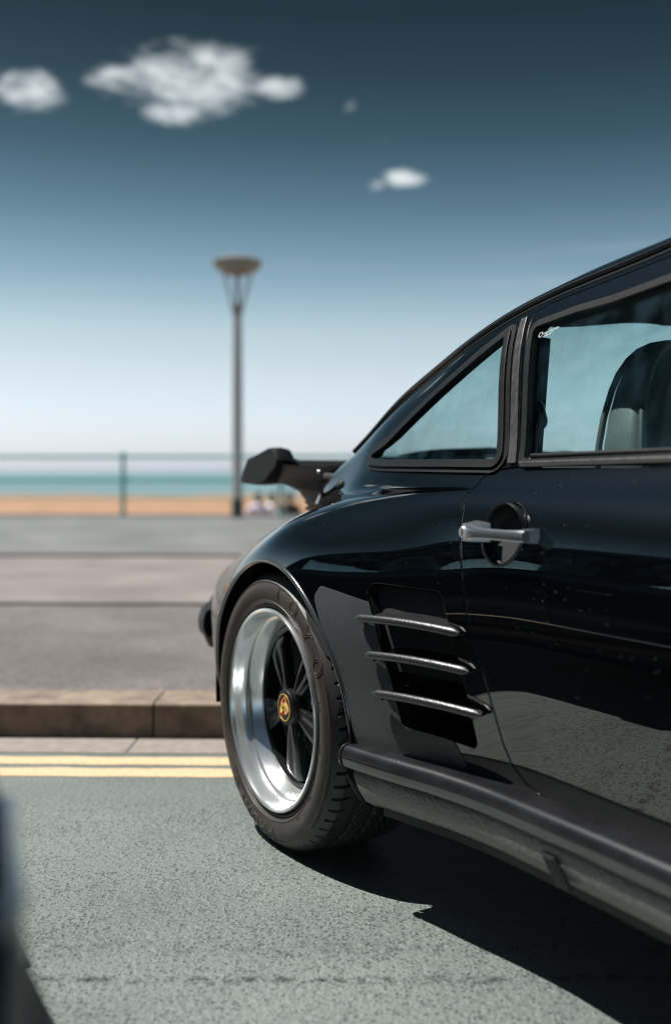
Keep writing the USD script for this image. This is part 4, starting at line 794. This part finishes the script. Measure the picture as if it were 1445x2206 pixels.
nb_c = CAR + 2.49 * np.array([-math.cos(PHI), -math.sin(PHI)]) + (-.06) * np.array([math.sin(PHI), -math.cos(PHI)])
nb = thing('dark_blue_car', 'dark blue hatchback with bright side strip, only its blurred flank showing at the left edge', 'car', (nb_c[0], nb_c[1], 0), CAR_ROT)
def low(z): return z if z <= .55 else .55 + (z - .55) * .82
NBODY = [(k, [v - {'F': .012, 'G': .033, 'H': .035, 'I': .035, 'K': .05}.get(k, 0) for v in w], [low(v) for v in zz]) for k, w, zz in NBODY]
nbuild, ncontrol = loft(NX, NBODY, .22, (-1.8, .3, 1.0, .3), -1.85, 1.85)
nskin, NQ = nbuild(np.arange(-1.85, 1.8501, .025), 5)
N0 = skin_solid(nskin); N_in = skin_solid(nskin, -.035)
def both_n(f): a = f(); return a + flip_y(a)
wins = [rounded([(a_, low(b_)) for a_, b_ in p_], .03) for p_ in ([(-1.15, .955), (-.12, .945), (-.12, 1.29), (-.95, 1.30), (-1.22, 1.22)], [(-.03, .945), (.62, .915), (.25, 1.20), (.05, 1.28), (-.03, 1.285)])]
N_cab = N_in ^ prism_side([(-1.65, .85), (-1.3, .45), (.75, .45), (.85, .85), (.2, 1.6), (-1.65, 1.6)], -1.2, 1.2)
n_arch = [(1.16, .30, .335), (-1.12, .30, .335)]
nw = [prism_side(Polygon([(cx + r * math.cos(t), cz + r * math.sin(t)) for t in np.linspace(0, 2 * math.pi, 48, endpoint=False)]), -1.2, -.55) for cx, cz, r in n_arch]
nwind = prism_plan([(.22, -.54), (.78, -.60), (.78, .60), (.22, .54)], .888, 1.6); nrear = prism_plan([(-1.76, -.48), (-1.42, -.50), (-1.42, .50), (-1.76, .48)], .895, 1.6)
nbody = N0 - N_cab - both(nw[0]) - both(nw[1]) - both(prism_side(wins[0], -1.3, -.3)) - both(prism_side(wins[1], -1.3, -.3)) - nwind - nrear
doorp = Polygon([(-.10, .33), (.78, .33), (.80, .60), (.72, low(.90)), (-.10, low(.935))]); dgap = doorp.buffer(.003).difference(doorp.buffer(-.003))
nbody = nbody - both(prism_side(dgap, -1.3, -.3) ^ (N0 - skin_solid(nskin, -.02)))
M['blue_paint'] = paint('dark_blue_paint', (.006, .014, .022), .22)
part(nb, 'body', nbody, M['blue_paint'])
for s_ in (1, -1):
    for wv in wins:
        pane = (skin_solid(nskin, -.006) - skin_solid(nskin, -.011)) ^ prism_side(wv.buffer(.004), -1.3, -.3); part(nb, 'side_window', tmesh(pane if s_ > 0 else flip_y(pane)), M['glass'], 30)
    for cx, cz, r in n_arch:
        part(nb, 'wheel_well', tmesh(arch_liner(cx, cz, r - .001, s_) ^ N0), M['inside_black'])
        wn = node(nb, 'wheel', (cx, -.775 * s_, .29), (0, 0, 0 if s_ > 0 else 180))
        part(wn, 'tyre', revolve_y([(.185, .01), (.20, -.006), (.24, -.010), (.275, .0), (.288, .025), (.290, .06), (.290, .13), (.285, .17), (.25, .19), (.185, .18)], 72), M['tyre'], 40)
        part(wn, 'rim', revolve_y([(.187, .0), (.183, -.004), (.172, .012), (.16, .02), (.10, .0), (.06, -.006), (0, -.008), (0, .03), (.10, .04), (.16, .06), (.187, .17)], 72), M['alloy'], 30)
def n_w(x, z):
    P = ncontrol(np.array([float(x)]))[0][2:11]; return float(np.interp(z, P[:, 1], P[:, 0]))
for s_ in (1, -1):
    xs_ = np.linspace(-1.62, 1.40, 40); pth = np.array([[x, -s_ * (n_w(x, .47) + .004), .47] for x in xs_])
    part(nb, 'side_strip', sweep(pth, [(0, -.010), (.009, -.008), (.012, 0), (.009, .008), (0, .010)], lambda i: (np.array([0, -s_ * 1., 0]), np.array([0, 0, 1.]))), M['silver'], 40)
    part(nb, 'door_handle', box(-.06, .08, -s_ * .752 - .016, -s_ * .752 + .016, .735, .757, .006), M['satin'], 30)
    part(nb, 'door_mirror', blob([(.52, -s_ * .70, .855), (.48, -s_ * .78, .89), (.48, -s_ * .84, .895)], [.02, .045, .04], .012), M['satin'], True)
    part(nb, 'front_seat', blob([(-.42, -s_ * .36, .60), (-.50, -s_ * .36, .85), (-.56, -s_ * .36, 1.08)], [.15, .16, .11], .02), M['leather'], True)
fb = np.array([[x, y, .40] for x, y in [(1.45, -.80), (1.62, -.775), (1.76, -.70), (1.86, -.58), (1.895, -.3), (1.90, 0), (1.895, .3), (1.86, .58), (1.76, .70), (1.62, .775), (1.45, .80)]])
fb[:, 1] *= .968; nt = np.array([[x, y * np.interp(abs(y), [0, .8], [1, .99]), .588] for x, y in [(1.41, -.791), (1.50, -.772), (1.60, -.755), (1.74, -.68), (1.83, -.55), (1.855, -.3), (1.86, 0), (1.855, .3), (1.83, .55), (1.74, .68), (1.60, .755), (1.50, .772), (1.41, .791)]])
part(nb, 'nose_trim', tube(nt, .0075, 10), M['silver'], 60)
tn = np.gradient(fb, axis=0); tn /= np.linalg.norm(tn, axis=1, keepdims=True)
for sgn, nm in ((1, 'front_bumper'), (-1, 'rear_bumper')):
    pth = fb * [sgn, 1, 1]; part(nb, nm, sweep(pth, [(-.02, -.09), (.018, -.08), (.026, -.03), (.026, .06), (.014, .09), (-.02, .095)], lambda i: (np.array([tn[i, 1] * sgn, -tn[i, 0], 0]), np.array([0, 0, 1.]))), M['rubber'], 30)
part(nb, 'windscreen', tmesh((skin_solid(nskin, -.005) - skin_solid(nskin, -.010)) ^ nwind), M['glass'], 30); part(nb, 'rear_window', tmesh((skin_solid(nskin, -.005) - skin_solid(nskin, -.010)) ^ nrear), M['glass'], 30)

# ------------------------------------------------------------------ people sitting on the shingle beyond the railing
M['skin'] = plain('sunlit_skin', (.42, .26, .18), .55); M['hair_brown'] = plain('brown_hair', (.06, .035, .02), .6); M['hair_dark'] = plain('dark_hair', (.015, .012, .01), .6)
cloth = {k: grained(k + '_cloth', tuple(.9 * v for v in c), c, 30., .85) for k, c in (('white', (.78, .77, .78)), ('lavender', (.55, .52, .68)), ('black', (.015, .015, .018)), ('denim', (.10, .13, .22)), ('sand', (.45, .38, .28)))}
def chain(pts, rs): 
    sp = [m3.Manifold.sphere(r, 16).translate(list(map(float, p))) for p, r in zip(pts, rs)]; return m3.Manifold.batch_boolean([m3.Manifold.batch_hull([a, b]) for a, b in zip(sp[:-1], sp[1:])], m3.OpType.Add)
def smooth_of(m):  
    t = tmesh(m.refine_to_length(.03)); t.merge_vertices(); trimesh.smoothing.filter_taubin(t, iterations=8); return t
def sitter(x, y, z, face, label, top, legs, hair, leanb=.0):
    p = thing('person', label, 'person', (x, y, z), face)
    # x forward; hips on the ground, knees drawn up, hands round the shins
    tor = [(0, 0, .13), (-.03 - leanb * .5, 0, .32), (-.02 - leanb, 0, .50)]; neck = (-.015 - leanb, 0, .61); head = (.01 - leanb, 0, .74)
    def leg(s, g=0.): return chain([(.02, s * .09, .11), (.36, s * .12, .40), (.44, s * .115, .22), (.50, s * .11, .055)], [.085 + g, .062 + g, .055 + g, .042 + g])
    def foot(s): return chain([(.50, s * .11, .045), (.60, s * .12, .035), (.66, s * .125, .03)], [.042, .038, .028])
    def arm(s, g=0., full=True):
        pts = [(-.02 - leanb, s * .17, .50), (.12, s * .24, .32), (.34, s * .16, .30), (.41, s * .10, .29)]; return chain(pts[:2] if not full else pts, ([.055 + g, .045 + g, .033, .03])[:2 if not full else 4])
    fingers = [chain([(.41, s * .10, .29 + .018 * (k - 1.5)), (.455, s * .075, .285 + .02 * (k - 1.5)), (.475, s * .03, .28 + .02 * (k - 1.5))], [.013, .010, .009]) for s in (1, -1) for k in range(4)] + [chain([(.40, s * .09, .315), (.43, s * .07, .345), (.455, s * .05, .35)], [.014, .011, .009]) for s in (1, -1)]
    hd = m3.Manifold.batch_hull([m3.Manifold.sphere(.082, 20).translate([head[0] - .015, 0, head[2] + .03]), m3.Manifold.sphere(.055, 16).translate([head[0] + .03, 0, head[2] - .06])])
    nose = m3.Manifold.sphere(.014, 10).translate([head[0] + .088, 0, head[2] - .015]); ears = [m3.Manifold.sphere(.020, 10).translate([head[0] - .01, s * .082, head[2] - .01]) for s in (1, -1)]
    body_ = m3.Manifold.batch_boolean([chain(tor, [.125, .115, .125]), chain([(-.02 - leanb, -.12, .50), (-.02 - leanb, .12, .50)], [.075, .075]), chain([(-.02 - leanb, 0, .5), neck, head], [.07, .052, .055]), hd, nose, *ears] + [leg(s) for s in (1, -1)] + [foot(s) for s in (1, -1)] + [arm(s) for s in (1, -1)] + fingers, m3.OpType.Add)
    part(p, 'body', smooth_of(body_), M['skin'], True)
    part(p, 'top', smooth_of(m3.Manifold.batch_boolean([chain(tor, [.138, .128, .138]), chain([(-.02 - leanb, -.12, .50), (-.02 - leanb, .12, .50)], [.085, .085])] + [arm(s, .012, False) for s in (1, -1)], m3.OpType.Add)), cloth[top], True)
    part(p, 'trousers', smooth_of(m3.Manifold.batch_boolean([leg(s, .011) for s in (1, -1)], m3.OpType.Add)), cloth[legs], True)
    hr = m3.Manifold.batch_hull([m3.Manifold.sphere(.094, 20).translate([head[0] - .025, 0, head[2] + .038]), m3.Manifold.sphere(.06, 14).translate([head[0] - .055, 0, head[2] - .07])]) - m3.Manifold.cube([.2, .3, .2], True).translate([head[0] + .14, 0, head[2] - .02])
    part(p, 'hair', smooth_of(hr), hair, True)
    for s in (1, -1): part(p, 'eye', trimesh.creation.icosphere(1, .011).apply_translation([head[0] + .072, s * .03, head[2] + .012]), M['ink'], True)
    part(p, 'mouth', box(head[0] + .074, head[0] + .082, -.022, .022, head[2] - .058, head[2] - .05), plain(numbered('/World/Looks/lips').split('/')[-1], (.30, .10, .08), .5))
def bz(x, y): 
    i = np.argmin(np.abs(bx - x)); j = np.argmin(np.abs(by - y)); return gz[i, j]
for px_, d_, face, label, top, legs, hair in ((556, 23.2, 1.9, 'person in a lavender top sitting on the shingle, nearest the lamp post', 'lavender', 'sand', M['hair_brown']),
                                   (586, 23.4, 1.4, 'person in a white top sitting hunched on the shingle between the other two', 'white', 'white', M['hair_brown']),
                                   (624, 23.6, 1.6, 'person dressed in black sitting on the shingle just under the spoiler', 'black', 'black', M['hair_dark'])):
    X_ = (px_ - 722.5) / 2300 * d_; sitter(X_, d_, bz(X_, d_) - .03, face, label, top, legs, hair)
